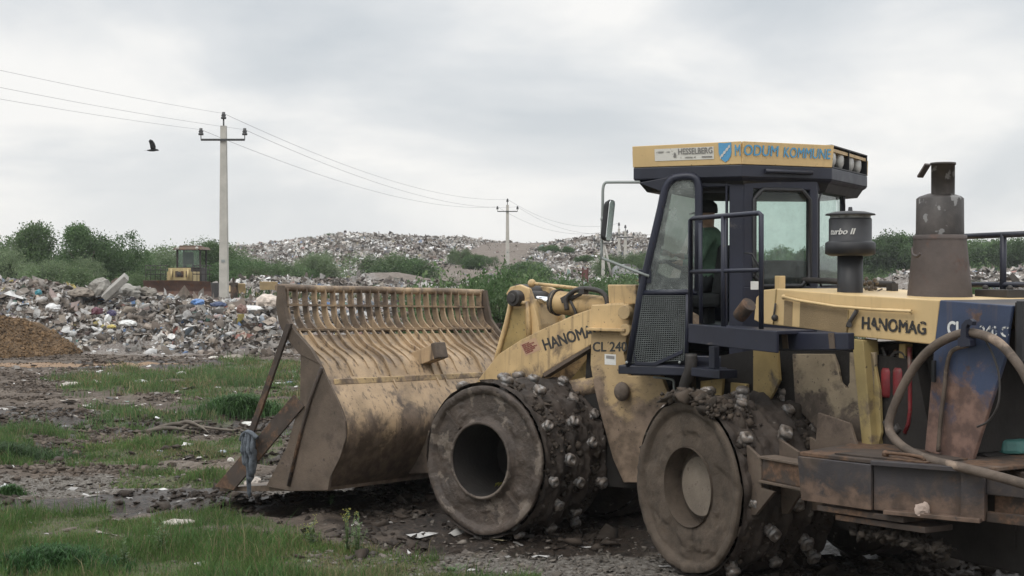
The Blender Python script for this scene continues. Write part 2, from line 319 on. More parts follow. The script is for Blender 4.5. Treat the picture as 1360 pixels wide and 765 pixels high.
def scatter(name, pos, size, cols, m, kind='sheet', tilt=math.pi, jit=.35, asp=None, M=None):
    """one mesh of many crumpled scraps / lumps; returns its mesh"""
    n = len(pos)
    if kind == 'sheet':
        g = np.array([(x, y, 0) for y in (-1, 0, 1) for x in (-1, 0, 1)], float)*.5; fq = np.array([(0, 1, 4, 3), (1, 2, 5, 4), (3, 4, 7, 6), (4, 5, 8, 7)])
    elif kind == 'lump':
        g = [(0, 0, -.5)]+[(.5*math.cos(a), .5*math.sin(a), z) for z in (-.18, .22) for a in np.arange(5)*2*math.pi/5]+[(0, 0, .42)]; g = np.array(g)
        fq = []
        for k in range(5):
            a, b = 1+k, 1+(k+1) % 5; fq += [(0, b, a, a), (a, b, b+5, a+5), (a+5, b+5, 11, 11)]
        tri = [(f[0], f[1], f[2]) for f in fq if f[2] == f[3]]+[t for f in fq if f[2] != f[3] for t in ((f[0], f[1], f[2]), (f[0], f[2], f[3]))]; fq = np.array(tri)
    else:
        g = np.array([(-.5, 0, -.5), (.5, 0, -.5), (.5, 0, .5), (-.5, 0, .5)]); fq = np.array([(0, 1, 2, 3)])
    V = np.repeat(g[None], n, 0)+rng.normal(0, jit*.5, (n, len(g), 3))*(np.ones(3) if kind != 'quad' else .3)
    if asp is not None: V *= asp[:, None, :]
    V = V*size[:, None, None]; V = np.einsum('nij,nkj->nki', rotm(n, tilt) if M is None else M, V)+pos[:, None, :]
    Fq = (fq[None]+(np.arange(n)*len(g))[:, None, None]).reshape(-1, fq.shape[1])
    me = np_mesh(name, V.reshape(-1, 3), Fq, m)
    a = me.color_attributes.new('col', 'FLOAT_COLOR', 'CORNER')
    c = np.repeat(cols, len(fq)*fq.shape[1], 0); a.data.foreach_set('color', np.c_[c, np.ones(len(c))].astype(np.float32).ravel())
    return me
def link(name, me, parent=None, **kw): o = bpy.data.objects.new(name, me); COL.objects.link(o); place(o, parent, Matrix.Identity(4) if parent is None else WM[parent.name]); return tag(o, **kw)
exec_parts = []
# ---------------------------------------------------------------- terrain
def band(v, a, b, s): return sst(a-s, a+s, v)*(1-sst(b-s, b+s, v))
def road_mask(x, y):
    t = np.clip((y-100)/75, 0, 1); cxr = -7.5+10.5*t**1.1
    return (1-sst(2.8, 4.6, np.abs(x-cxr-(fbm(x, y, .08, 3)-.5)*5)))*sst(96, 104, y)
def masks(x, y):
    x = np.asarray(x, float); y = np.asarray(y, float)
    w = (fbm(x*.8, y, .5, 5, .6, off=1)-.5)*1.5; w2 = (fbm(x, y, 1.7, 4, off=2)-.5)*1.4
    lim = np.where(x < -2.7, 15.05, 15.05-(x+2.7)*1.2)
    g = (1-sst(-.35, .35, y-lim+w*1.9+w2*.8))*(1-sst(.0, .6, x-.2+w))
    g = np.maximum(g, band(y+w*.9, 17.0, 18.1, .25)*band(x+w*.7, -4.9, -3.4, .25))
    g = np.maximum(g, band(y+w*2.2+w2, 19.0, 22.2, .6)*(1-sst(-3.9, -2.7, x+w*1.5)))
    g = np.maximum(g, band(y+w*4, 24.2, 36.5, 1.3)*sst(-.325, -.285, x/np.maximum(y, 1)+w*.09)*(1-sst(0, 5, x)))
    g = g*(1-.95*band(y+w*2, 27.2, 29.8, .5)*band(x+w*3, -8.6, -5.4, .6))
    g = np.maximum(g, band(y+w*3, 36, 41.5, 1)*sst(-9, -7.5, x+w*3)*(1-sst(0, 4, x)))
    g = np.maximum(g, .9*band(y+w*2, 20.5, 23.5, .5)*(1-sst(-6.6, -6.2, x+w)))
    g = g*sst(.33, .47, fbm(x, y, .9, 5, .6, off=3)+.09*(y < 15))
    far = sst(46, 60, y)*sst(.5, .56, fbm(x, y, .035, 4, off=6)); far = far*(1-np.exp(-((y-68)/9)**2)*sst(13, 17, x))*(1-band(y, 78, 95, 2)*band(x, -19, 2, 2)); g = np.maximum(g, far*.9)
    g = np.maximum(g, 1-sst(4, 9, y+w*3))*np.where(y < 9, 1-sst(1, 4, x), 1)
    dk = np.maximum.reduce([band(y+w*1.4, 15.1, 16.5, .35)*(1-sst(1, 2, x)), band(y+w2*1.5, 13.2, 18.6, .8)*band(x+w2, -1.6, 8, 1.2), band(y+w*2, 22.4, 26.2, .7)*sst(.36, .52, fbm(x, y, .5, 3, off=9)+.1), .9*band(y+w*2, 19.0, 20.9, .4)*sst(.40, .52, fbm(x, y, .6, 3, off=14))*(1-sst(-3, -2, x)), .8*band(y+w*3, 37.5, 41.5, 1.2)*sst(.48, .56, fbm(x*.4, y*1.6, .8, 3, off=8))])
    dk = np.maximum(dk, band(y, 11.2, 17, .8)*band(x+w2*1.5, 1.6, 12, .5))  # ground below the rear end darkened to stand in for its shade
    gr = np.maximum.reduce([.95*band(y+w*1.1, 16.5, 18.0, .35)*(1-sst(-1.5, -.5, x)), .9*band(y+w, 8, 13.5, .8)*sst(-2.5, -1.5, x+w)])
    gr = gr*.8*(1-sst(1.2, 2.4, x)); rb = sst(43, 46, y+w*3)
    return g, dk, gr, rb
def hill(x, y):
    u = 680+F*x/np.maximum(y, 1)
    ub = np.array([-400, 150, 300, 400, 470, 545, 620, 665, 700, 750, 800, 835, 865, 885, 930, 1500])
    vb = np.array([372, 352, 329, 320, 316, 316, 317, 319, 319, 316, 307, 306, 314, 334, 366, 374])
    # crest heights along a ridge 175 m away, as a real ridge in x
    xr = (ub-680)/F*175; zr = 2.58+(360-vb)/F*175-1.35
    top = np.interp(x, xr, zr); t = sst(104, 172, y)*(1-.5*sst(185, 260, y))
    return np.maximum(top, 0)*t
def height(x, y):
    x = np.asarray(x, float); y = np.asarray(y, float)
    w = fbm(x, y, .13, 4, off=4)-.5
    edge = 44.5+w*5+np.where(x > -7.2, np.minimum((x+7.2)*.9, 11), 0)
    s = sst(0, 5.5, y-edge)
    crest = 1.42+.62*np.exp(-((x+18.5)/4.5)**2)-.15*sst(-11, -8, x)-.4*sst(-6, -1, x)
    z = s*crest*(1-.42*sst(6, 17, y-edge)) + s*(fbm(x, y, .45, 4, off=5)-.5)*.75*(1-.5*sst(60, 90, y))
    z = z+hill(x, y)+sst(100, 150, y)*(fbm(x, y, .06, 5, off=7)-.5)*1.5*(hill(x, y) > .5)
    z = z+sst(60, 110, y)*.15
    # second bank of waste in the middle distance and one on the right
    z = z+1.05*np.exp(-((y-88)/5)**2)*band(x+w*3, -17, -1, 2)+1.3*np.exp(-((y-104)/7)**2)*np.exp(-((x+9)/5)**2)*1.2
    z = z+1.95*np.exp(-((y-70)/5)**2)*sst(15, 20, x)
    g, dk, gr, rb = masks(x, y); near = 1-sst(40, 60, y)
    z = z+near*((fbm(x, y, .25, 3, off=10)-.5)*.14)*sst(18, 24, y)
    z = z+near*(fbm(x, y, 2.2, 5, .6, off=11)-.5)*(.07+.15*dk+.07*(1-g)*(y > 17))+near*(fbm(x*.5, y*2, 1.6, 3, off=12)-.5)*.06*dk
    # wheel ruts across the grass
    z = z-.13*band(y+w*2, 23.3, 24.3, .35)*near-.09*band(y+w, 15.3, 15.8, .2)*(x < 1)-.10*band(y+w*1.5, 19.2, 19.9, .25)*near-.08*band(y+w*1.2, 16.9, 17.4, .2)*(x < -1)-.06*band(y+w, 13.0+.0*x, 13.5, .2)*(x > -1)
    return z
ys = [-90, -50, -25, -10, 0, 5, 8]
while ys[-1] < 330: ys.append(ys[-1]*1.0048)
while ys[-1] < 900: ys.append(ys[-1]*1.06)
ys = np.array(ys); ts = np.linspace(-1, 1, 620); tx = ts*.55+ts**5*1.0
Yg, Tg = np.meshgrid(ys, tx, indexing='ij'); Xg = Tg*(np.maximum(Yg, 8)+10)
Zg = height(Xg, Yg); ny, nx = Xg.shape
idx = np.arange(ny*nx).reshape(ny, nx); Fq = np.stack([idx[:-1, :-1], idx[:-1, 1:], idx[1:, 1:], idx[1:, :-1]], -1).reshape(-1, 4)
mG = bpy.data.materials.new('ground'); b = NB(mG)
a = b.n('ShaderNodeAttribute'); a.attribute_name = 'mask'; sp = b.n('ShaderNodeSeparateColor'); b.l(a.outputs['Color'], sp.inputs[0])
a2 = b.n('ShaderNodeAttribute'); a2.attribute_name = 'mask2'; sp2 = b.n('ShaderNodeSeparateColor'); b.l(a2.outputs['Color'], sp2.inputs[0])
v = b.n('ShaderNodeTexCoord').outputs['Object']
nf = b.noise(v, 3.5, 8, .68); nff = b.noise(v, 17, 7, .7); nb = b.noise(v, .6, 6, .6); nfine = b.noise(v, 60, 4, .7)
soil = b.mix(b.ramp(nb, .35, .65), (.075, .057, .044), (.165, .132, .105)); soil = b.mix(b.ramp(nff, .35, .68), soil, (.055, .041, .031))
soil = b.mix(b.math('MULTIPLY', b.ramp(nf, .56, .64), .6), soil, (.21, .18, .15))
dk = b.mix(b.ramp(nff, .35, .65), (.014, .011, .0085), (.052, .038, .029)); gr = b.mix(b.ramp(nff, .4, .62), (.065, .054, .045), (.17, .155, .135)); gr = b.mix(b.ramp(nfine, .55, .68), gr, (.28, .26, .235))  # the dark mud is blackened further to carry the shade under the machine
def th(mask, amp=.55): return b.ramp(b.math('ADD', mask, b.math('MULTIPLY', b.math('SUBTRACT', nf, .5), amp*1.6)), .38, .62)
c = b.mix(th(sp.outputs[2]), soil, gr); c = b.mix(th(sp.outputs[1]), c, dk)
gs = b.mix(b.ramp(nff, .35, .65), (.050, .058, .026), (.10, .10, .05)); c = b.mix(b.math('MULTIPLY', th(sp.outputs[0]), .9), c, gs)
tr = b.mix(b.ramp(nff, .4, .6), (.11, .085, .07), (.26, .24, .22)); c = b.mix(th(sp2.outputs[0]), c, tr)
rd = b.mix(b.ramp(nf, .35, .65), (.11, .088, .072), (.19, .16, .135)); c = b.mix(th(sp2.outputs[1], .4), c, rd)
og = b.mix(b.ramp(nff, .35, .65), (.17, .095, .045), (.24, .15, .08)); c = b.mix(th(sp2.outputs[2], .7), c, og)
p = b.n('ShaderNodeBsdfPrincipled'); b.l(c, p.inputs['Base Color']); p.inputs['Specular IOR Level'].default_value = .3
rr = b.n('ShaderNodeMapRange'); rr.inputs[3].default_value = .92; rr.inputs[4].default_value = .42; b.l(sp.outputs[1], rr.inputs[0]); b.l(rr.outputs[0], p.inputs['Roughness'])
bp = b.n('ShaderNodeBump'); bp.inputs['Strength'].default_value = .9; bp.inputs['Distance'].default_value = .06; b.l(b.math('ADD', b.math('MULTIPLY', nf, .6), b.math('MULTIPLY', nff, .5)), bp.inputs['Height']); b.l(bp.outputs[0], p.inputs['Normal'])
b.l(p.outputs[0], b.o.inputs[0])
me = np_mesh('ground', np.stack([Xg, Yg, Zg], -1).reshape(-1, 3), Fq, mG, True)
g, dk_, gr_, rb_ = masks(Xg, Yg); rd_ = road_mask(Xg, Yg)
for nm, ch in (('mask', (g, dk_, gr_)), ('mask2', (rb_, rd_, band(Yg+(fbm(Xg, Yg, .4, 3)-.5)*3, 38.3, 40.3, .5)*band(Xg, -15, -9, 1.5)*.75))):
    at_ = me.color_attributes.new(nm, 'FLOAT_COLOR', 'POINT'); at_.data.foreach_set('color', np.stack([*ch, np.ones_like(g)], -1).astype(np.float32).ravel())
gnd = link('ground', me, kind='structure')
def hz_(x, y): return height(np.atleast_1d(x), np.atleast_1d(y))
def h1(x, y): return float(hz_(x, y)[0])
# ---------------------------------------------------------------- soil heap
def heap_z(X, Y):
    x0 = -16.8; ax_ = np.where(X > x0, 3.0, 7.); r = np.sqrt(((X-x0)/ax_)**2+((Y-45)/3.3)**2)+(fbm(X, Y, .6, 3, off=21)-.5)*.3
    Z = 1.25*(1-sst(.1, 1.05, r))**.7+(fbm(X, Y, 1.2, 5, .6, off=22)-.5)*.8*(r < 1.15)*(1-sst(.8, 1.1, r)); Zg_ = height(X, Y)
    return np.where(r > 1.0, Zg_-.25, Zg_*.35+Z-.05)
def heap():
    n = 150; X, Y = np.meshgrid(np.linspace(-25, -10.3, n), np.linspace(40.5, 49, n//2+20), indexing='ij')
    x0 = -16.8; ax_ = np.where(X > x0, 3.0, 7.); r = np.sqrt(((X-x0)/ax_)**2+((Y-45)/3.3)**2)+(fbm(X, Y, .6, 3, off=21)-.5)*.3
    Z = 1.25*(1-sst(.1, 1.05, r))**.7+(fbm(X, Y, 1.2, 5, .6, off=22)-.5)*.8*(r < 1.15)*(1-sst(.8, 1.1, r))
    Zg_ = height(X, Y); Z = np.where(r > 1.0, Zg_-.25, Zg_*.35+Z-.05+.05*0)
    nx_, ny_ = X.shape; ix = np.arange(nx_*ny_).reshape(nx_, ny_)
    return np_mesh('soil_heap', np.stack([X, Y, Z], -1).reshape(-1, 3), np.stack([ix[:-1, :-1], ix[1:, :-1], ix[1:, 1:], ix[:-1, 1:]], -1).reshape(-1, 4), mat('ochre_soil', (.125, .078, .040), .95, .45, 1.6, bump=1., bs=6, spots=.6, spotc=(.06, .038, .022), ss=4), True)
link('soil_heap', heap(), kind='structure')
#@@HC
# ---------------------------------------------------------------- waste, as masses of scraps
PAL = np.array([(.62, .61, .59), (.55, .54, .52), (.46, .44, .41), (.38, .35, .32), (.70, .70, .69), (.28, .25, .22), (.20, .17, .145), (.15, .12, .10), (.34, .29, .24), (.44, .37, .31), (.07, .065, .06), (.26, .31, .36), (.10, .19, .36), (.36, .15, .12), (.40, .33, .10), (.12, .26, .22), (.48, .38, .36), (.22, .20, .25)])
PW = np.array([11, 12, 12, 12, 8, 12, 10, 8, 9, 6, 5, 4, 1.6, 1.2, .8, .8, 2.5, 2.]); PW = PW/PW.sum()
mWaste = attr_mat('waste', .7, var=.35, vs=7)
def cols(n, dark=None, gray=0., mul=1.):
    mul = mul*1.15
    c = PAL[rng.choice(len(PAL), n, p=PW)]*rng.uniform(.75, 1.1, (n, 1))
    if gray: c = c*(1-gray)+c.mean(1, keepdims=True)*gray*np.array([1., .97, .93])
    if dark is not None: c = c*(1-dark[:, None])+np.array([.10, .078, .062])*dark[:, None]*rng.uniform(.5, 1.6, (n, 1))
    return np.clip(c*mul, 0, .8)
def waste(name, n, x0, x1, y0, y1, size, dens, gray=0., mul=1., kind='sheet', fan=True, lift=.25, lowdark=True):
    Y = np.sqrt(rng.uniform(y0**2, y1**2, n)); X = rng.uniform(x0, x1, n)*(Y if fan else 1)
    k = rng.random(n) < dens(X, Y); X, Y = X[k], Y[k]; n = len(X); Z = height(X, Y)
    sz = size*rng.lognormal(0, .5, n); sz = np.clip(sz, size*.35, size*2.8)
    cl = fbm(X, Y, .5, 3, off=30); dk = np.clip((cl-.5)*4, 0, 1)*.7+.12
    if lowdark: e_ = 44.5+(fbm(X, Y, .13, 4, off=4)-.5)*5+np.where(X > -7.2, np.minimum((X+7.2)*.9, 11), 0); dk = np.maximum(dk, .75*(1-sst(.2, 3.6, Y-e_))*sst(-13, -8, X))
    c = cols(n, dk, gray, mul); Z = Z+rng.uniform(-.15, lift, n)*sz*2.0
    return scatter(name, np.c_[X, Y, Z], sz, c, mWaste, kind, jit=.24, asp=np.c_[rng.uniform(.6, 1.6, n), rng.uniform(.5, 1, n), rng.uniform(.4, 1, n)])
def d_bank(x, y):
    e_ = 44.5+(fbm(x, y, .13, 4, off=4)-.5)*5+np.where(x > -7.2, np.minimum((x+7.2)*.9, 11), 0)
    return sst(-.9, .6, y-e_)*(1-.75*sst(13, 17, y-e_))*(1-.9*((x < -11.4) & (y < 46.3)))
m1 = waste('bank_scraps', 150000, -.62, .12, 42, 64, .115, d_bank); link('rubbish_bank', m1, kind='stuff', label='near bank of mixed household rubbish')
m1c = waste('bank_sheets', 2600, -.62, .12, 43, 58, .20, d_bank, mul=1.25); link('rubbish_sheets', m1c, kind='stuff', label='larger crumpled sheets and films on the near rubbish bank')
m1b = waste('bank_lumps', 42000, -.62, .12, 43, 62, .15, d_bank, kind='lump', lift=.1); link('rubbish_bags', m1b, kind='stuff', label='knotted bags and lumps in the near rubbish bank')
def d_mid(x, y): return np.maximum(band(y, 80, 93, 1.5)*band(x, -19, 1, 1.5)*.95, .5*sst(.5, .58, fbm(x, y, .09, 3, off=33))*(y > 60))+.9*np.exp(-((y-70)/5)**2)*sst(17, 21, x)
m2 = waste('mid_scraps', 150000, -.42, .50, 58, 105, .16, d_mid, gray=.35, kind='sheet', lowdark=False); link('rubbish_field', m2, kind='stuff', label='pale rubbish strewn over the middle ground')
def d_hill(x, y):
    g_ = 1-.9*sst(.47, .53, fbm(x, y, .055, 3, off=40))*sst(3, 0, np.abs(y-128)-22)*.55
    return (hill(x, y) > .25)*(1-.99*road_mask(x, y))*g_
m3 = waste('hill_scraps', 330000, -.27, .20, 104, 182, .17, d_hill, gray=.5, mul=1.25, lowdark=False); link('rubbish_hill', m3, kind='stuff', label='grey pale waste covering the long hill')
# ---------------------------------------------------------------- grass, clods, gravel, litter near the camera
mGrass = attr_mat('grass', .6, sheen=.45)
def blades(name, n, x0, x1, y0, y1, h, wd, thr=.45, hue=(.062, .105, .035), cmin=0.):
    Y = rng.uniform(y0, y1, n); X = rng.uniform(x0, x1, n)*Y; g = masks(X, Y)[0]; cl = fbm(X, Y, 1.3, 3, off=50)
    k = (cl >= cmin) & (rng.random(n) < sst(thr-.2, .95, g+(fbm(X, Y, 2.6, 3, off=53)-.5)*.7)) & (rng.random(n) < .35+1.5*sst(.3, .6, cl)); X, Y, cl = X[k], Y[k], cl[k]; n = len(X); Z = height(X, Y)-.01
    hh = h*rng.lognormal(0, .35, n)*(.55+1.1*sst(.35, .65, cl)); a = rng.random(n)*2*math.pi; ln = rng.uniform(.1, .8, n)*hh
    dx, dy = np.cos(a), np.sin(a); w = wd*rng.uniform(.6, 1.3, n); b0 = rng.random(n)*2*math.pi; wx, wy = np.cos(b0)*w, np.sin(b0)*w
    base = np.c_[X, Y, Z]; mid = base+np.c_[dx*ln*.35, dy*ln*.35, hh*.6]; tip = base+np.c_[dx*ln, dy*ln, hh*(1-.25*rng.random(n))]; W_ = np.c_[wx, wy, 0*wx]
    V = np.stack([base-W_*.5, base+W_*.5, mid+W_*.42, mid-W_*.42, tip], 1); f = np.array([(0, 1, 2), (0, 2, 3), (3, 2, 4)])
    me = np_mesh(name, V.reshape(-1, 3), (f[None]+(np.arange(n)*5)[:, None, None]).reshape(-1, 3), mGrass)
    c = np.array(hue)*rng.uniform(.65, 1.45, (n, 1)); dry = rng.random(n) < .17+.35*sst(.5, .65, fbm(X, Y, .9, 3, off=57)); c[dry] = np.array([.23, .20, .11])*rng.uniform(.6, 1.2, (dry.sum(), 1))
    c = c*(1+.35*(fbm(X, Y, .7, 3, off=51)-.5)[:, None]*np.array([1.5, 1, .5])); c = np.clip(c, .01, .6)
    at_ = me.color_attributes.new('col', 'FLOAT_COLOR', 'CORNER'); cc = np.repeat(c, 9, 0); at_.data.foreach_set('color', np.c_[cc, np.ones(len(cc))].astype(np.float32).ravel())
    return me
link('foreground_grass', blades('g1', 190000, -.5, .02, 11.0, 15.9, .06, .0055, hue=(.088, .150, .042)), kind='stuff', label='short grass in the foreground')
link('tall_grass', blades('g1b', 70000, -.5, .0, 11.0, 24, .105, .008, hue=(.070, .135, .040), cmin=.60), kind='stuff', label='taller grass clumps in the foreground')
link('verge_grass', blades('g2', 150000, -.45, -.05, 16.3, 24.2, .065, .009, hue=(.090, .148, .045)), kind='stuff', label='thin grass between the muddy wheel tracks')
link('field_grass', blades('g3', 230000, -.40, .10, 23, 43, .10, .015, hue=(.092, .148, .054)), kind='stuff', label='green grass between the compactor blade and the rubbish bank')
link('plateau_weeds', blades('g4', 60000, -.40, .50, 50, 110, .40, .10, .5, hue=(.05, .085, .032)), kind='stuff', label='weeds growing among the far rubbish')
def tuft(name, n, u0, u1, y0, y1, h, wd, hue):
    Y = rng.uniform(y0, y1, n); X = (rng.uniform(u0, u1, n)-680)/F*Y; n = len(X)
    return X, Y
mClod = attr_mat('clods', .9, var=.3, vs=30)
def clods(name, n, x0, x1, y0, y1, size, sel, base, fan=True):
    Y = rng.uniform(y0, y1, n); X = rng.uniform(x0, x1, n)*Y; k = rng.random(n) < sel(X, Y); X, Y = X[k], Y[k]; n = len(X)
    s = size*rng.lognormal(0, .55, n); s = np.clip(s, 0, size*3.5); return scatter(name, np.c_[X, Y, height(X, Y)+s*.08], s, np.array(base)*rng.uniform(.55, 1.6, (n, 1)), mClod, 'lump', asp=np.c_[rng.uniform(.7, 1.5, n), rng.uniform(.7, 1.3, n), rng.uniform(.35, .8, n)], tilt=.6)
Xh = rng.uniform(-22, -13.4, 26000); Yh = rng.uniform(41.5, 46, 26000); kh = heap_z(Xh, Yh) > height(Xh, Yh)+.02; Xh, Yh = Xh[kh], Yh[kh]; nh = len(Xh)
link('heap_clods', scatter('hc', np.c_[Xh, Yh, heap_z(Xh, Yh)], .034*rng.lognormal(0, .55, nh), np.array([.135, .083, .042])*rng.uniform(.45, 1.6, (nh, 1)), mClod, 'lump', jit=.3), kind='stuff', label='crumbs of brown earth on the soil heap')
link('mud_clods', clods('c1', 60000, -.5, .45, 11.2, 26, .042, lambda x, y: masks(x, y)[1]*sst(.4, .6, fbm(x, y, 1.6, 3, off=60)), (.036, .027, .021)), kind='stuff', label='churned clods of dark mud')
link('field_clods', clods('c3', 150000, -.5, .12, 17.5, 44, .034, lambda x, y: (1-masks(x, y)[0])*(.06+.8*sst(.50, .64, fbm(x*.7, y*1.3, .9, 4, off=64))), (.085, .066, .052)), kind='stuff', label='rough lumps of drying mud between the grass patches')
link('gravel', clods('c2', 46000, -.5, .45, 10.8, 19, .020, lambda x, y: masks(x, y)[2]*.9+.06, (.115, .10, .085)), kind='stuff', label='pale gravel pressed in the mud')
def flakes(name, n, x0, x1, y0, y1, size, sel, gray=.5, mul=.8, tilt=.35):
    Y = rng.uniform(y0, y1, n); X = rng.uniform(x0, x1, n)*Y; k = rng.random(n) < sel(X, Y); X, Y = X[k], Y[k]; n = len(X); s = np.clip(size*rng.lognormal(0, .5, n), 0, size*3)
    return scatter(name, np.c_[X, Y, height(X, Y)+s*.12], s, cols(n, rng.random(n)*.5, gray, mul), mWaste, 'sheet', tilt=tilt, asp=np.c_[rng.uniform(.6, 1.8, n), rng.uniform(.4, 1, n), np.ones(n)*.5], jit=.25)
link('trodden_litter', flakes('l1', 3800, -.5, .4, 11.2, 19, .05, lambda x, y: (1-sst(1.6, 2.6, x))*(.12+.75*masks(x, y)[2]*sst(.45, .6, fbm(x, y, .9, 3, off=61)))), kind='stuff', label='scraps trodden into the gravel and mud')
link('field_litter', flakes('l2', 2600, -.42, .05, 18.5, 45, .085, lambda x, y: .12+.88*sst(.52, .64, fbm(x, y, .35, 3, off=62)), mul=1.1), kind='stuff', label='small litter lying across the grass')

# ---------------------------------------------------------------- trees and bushes
mLeaf = attr_mat('leaves', .6, sheen=.45); mBark = mat('bark', (.13, .11, .09), .9, .3, 4, bump=.4)
def crown_mesh(seed, h, w, n, hue, leaf, lean=0., lobes=9, airy=.5):
    r = np.random.default_rng(seed)
    lc = np.c_[r.normal(0, w*.26, lobes), r.normal(0, w*.26, lobes), r.uniform(.28, .92, lobes)*h]; lr0 = 0; lc[:, 2] -= (np.hypot(lc[:, 0], lc[:, 1])/w)*h*.35
    lt = r.uniform(.68, 1.35, lobes); lr = w*r.uniform(.18, .33, lobes)*(1.15-.45*lc[:, 2]/h)
    # twigs: clusters of leaves in each lobe, denser near its skin
    m = 110; tw = []
    for i in range(lobes):
        dv = r.normal(0, 1, (m, 3)); dv /= np.linalg.norm(dv, axis=1)[:, None]; tw.append(lc[i]+dv*(lr[i]*r.uniform(.25, 1.1, (m, 1))**airy)*np.array([1, 1, 1.15]))
    tw = np.concatenate(tw); tw = np.r_[tw, np.c_[r.normal(0, w*.3, 60), r.normal(0, w*.3, 60), r.uniform(.02, .35, 60)*h]]
    j = r.integers(0, len(tw), n); P = tw[j]+r.normal(0, w*.036, (n, 3))*np.array([1, 1, 1.3]); P[:, 2] = np.maximum(P[:, 2], .03); P[:, 2] *= h/np.percentile(P[:, 2], 99.6)
    tone = (r.uniform(.80, 1.2, len(tw))*np.r_[np.repeat(lt, m), np.ones(60)])[j]*r.uniform(.85, 1.15, n); s = leaf*r.uniform(.6, 1.4, n)
    c = np.clip(np.array(hue)*tone[:, None], .005, .4); g_ = r.random(n) < .18; c[g_] = c[g_]*np.array([1.5, 1.35, 1.5])
    return scatter('crown', P, s, c, mLeaf, 'quad', jit=.3, asp=np.c_[r.uniform(.45, .8, n), np.ones(n), r.uniform(.8, 1.5, n)])
def trunk_mesh(seed, h, w):
    r = random.Random(seed); m = MB(); 
    m.tube(spline([(0, 0, -.2), (r.uniform(-.1, .1), 0, h*.3), (r.uniform(-.25, .25), r.uniform(-.2, .2), h*.75)], 4), [w*.03+.02]*1+[w*.028]*4+[w*.018]*3+[w*.01], 7)
    for i in range(6):
        a = r.uniform(0, 6.28); z = h*r.uniform(.05, .5); q = w*r.uniform(.2, .38)
        m.tube(spline([(0, 0, z), (math.cos(a)*q*.5, math.sin(a)*q*.5, z+h*.15), (math.cos(a)*q, math.sin(a)*q, z+h*r.uniform(.25, .42))], 3), [w*.014]*3+[w*.009]*3+[w*.004], 5)
    return m.mesh('trunk', mBark)
HUES = [(.095, .150, .062), (.078, .132, .052), (.125, .170, .088), (.095, .140, .062)]
PROTO = []
for i, (h, w, n, hue, lf, lb) in enumerate([(5.2, 4.8, 42000, 0, .095, 18), (4.4, 5.6, 42000, 2, .095, 18), (5.8, 4.6, 42000, 1, .095, 20), (2.6, 3.4, 26000, 3, .060, 12), (2.0, 3.0, 22000, 1, .055, 12), (7.5, 6.0, 36000, 1, .16, 18), (7.0, 7.5, 36000, 0, .16, 18)]):
    PROTO.append((crown_mesh(100+i, h, w, n, HUES[hue], lf, lobes=lb), trunk_mesh(200+i, h, w), h, w))
_tn = 0
def tree(p, x, y, hh, label, group, name='tree', wide=1., cat='tree'):
    global _tn; _tn += 1
    cm, tm, h, w = PROTO[p]; s = hh/h; z = h1(x, y)
    t = thing(name, label, cat, (x, y, z-.05), group, rz=(_tn*2.399) % 6.283)
    for nm, me_ in (('trunk', tm), ('crown', cm)):
        o = bpy.data.objects.new(nm, me_); COL.objects.link(o); o.parent = t
    t.scale = (s*wide, s*wide, s); return t
def tree_uv(p, u, vtop, Y, label, group, **k):
    x, y = at(u, Y); return tree(p, x, y, max(.8, zat(vtop, Y)-h1(x, y)), label, group, **k)
LB = 'grey green willow trees beyond the rubbish bank'
for p, u, vt, Y, lb, wd in [(0, 38, 299, 92, 'tallest round willow near the left edge, beyond the rubbish bank', 1.05), (1, -6, 326, 88, 'bushy willow cut off by the left edge of the picture', 1.), (2, 118, 300, 90, 'tall willow with a spiky top between the two left gaps, beyond the rubbish', 1.15),
        (1, 78, 343, 84, 'low spreading willow between the two tallest left trees', 1.1), (3, 100, 352, 78, 'low green bush just behind the concrete slabs', 1.5), (0, 152, 331, 96, 'willow on the right flank of the spiky topped tree', 1.1),
        (1, 182, 338, 100, 'pale willow halfway between the spiky tree and the bulldozer', 1.5), (2, 205, 338, 104, 'dark bush left of the bulldozer cab', 1.3), (1, 232, 324, 108, 'bush whose top shows over the bulldozer roof', 1.5), (3, 190, 362, 80, 'low bush against the left end of the bulldozer blade', 1.4),
        (0, 284, 322, 98, 'tall bush directly behind the near concrete pole', 1.15), (4, 325, 345, 96, 'bush right of the near concrete pole', 1.9), (1, 308, 338, 104, 'taller bush behind the one right of the near pole', 1.0), (3, 366, 347, 98, 'round dark green bush below the long hill', 1.25), (1, 421, 335, 102, 'pale olive bush standing highest in front of the long hill', .95), (4, 395, 354, 99, 'dark bush left of the pale olive one', 1.2), (3, 345, 352, 92, 'low green bush over the plywood boards', 1.5)]:
    tree_uv(p, u, vt, Y, lb, LB, name='willow_bush', wide=wd, cat='bush')
for p, u, vt, Y, lb, wd in [(3, 523, 337, 118, 'left green bush on the foot of the rubbish hill', 1.9), (4, 548, 343, 116, 'right hand companion of the left bush at the foot of the rubbish hill', 1.5), (3, 612, 330, 140, 'dark bush just left of the dirt track on the hill', 1.2), (4, 630, 338, 136, 'light green bush beside the dirt track on the hill', 1.6), (4, 735, 325, 150, 'dark bush right of the far pole high on the slope', 1.5), (4, 752, 328, 148, 'bush in the middle of the slope right of the far pole', 1.1), (4, 778, 340, 140, 'lower bush towards the mirror on the slope', 1.5), (4, 705, 347, 120, 'small bush low on the slope right of the far pole', 1.4),
        (3, 832, 336, 130, 'bush in front of the paired far poles', 1.5), (3, 856, 334, 132, 'bush next to the cab pillar on the far slope', 1.5), (3, 812, 340, 128, 'bush behind the mirror tube on the far slope', 1.3)]:
    tree_uv(p, u, vt, Y, lb, 'bushes on the rubbish hill', name='hill_bush', wide=wd, cat='bush')
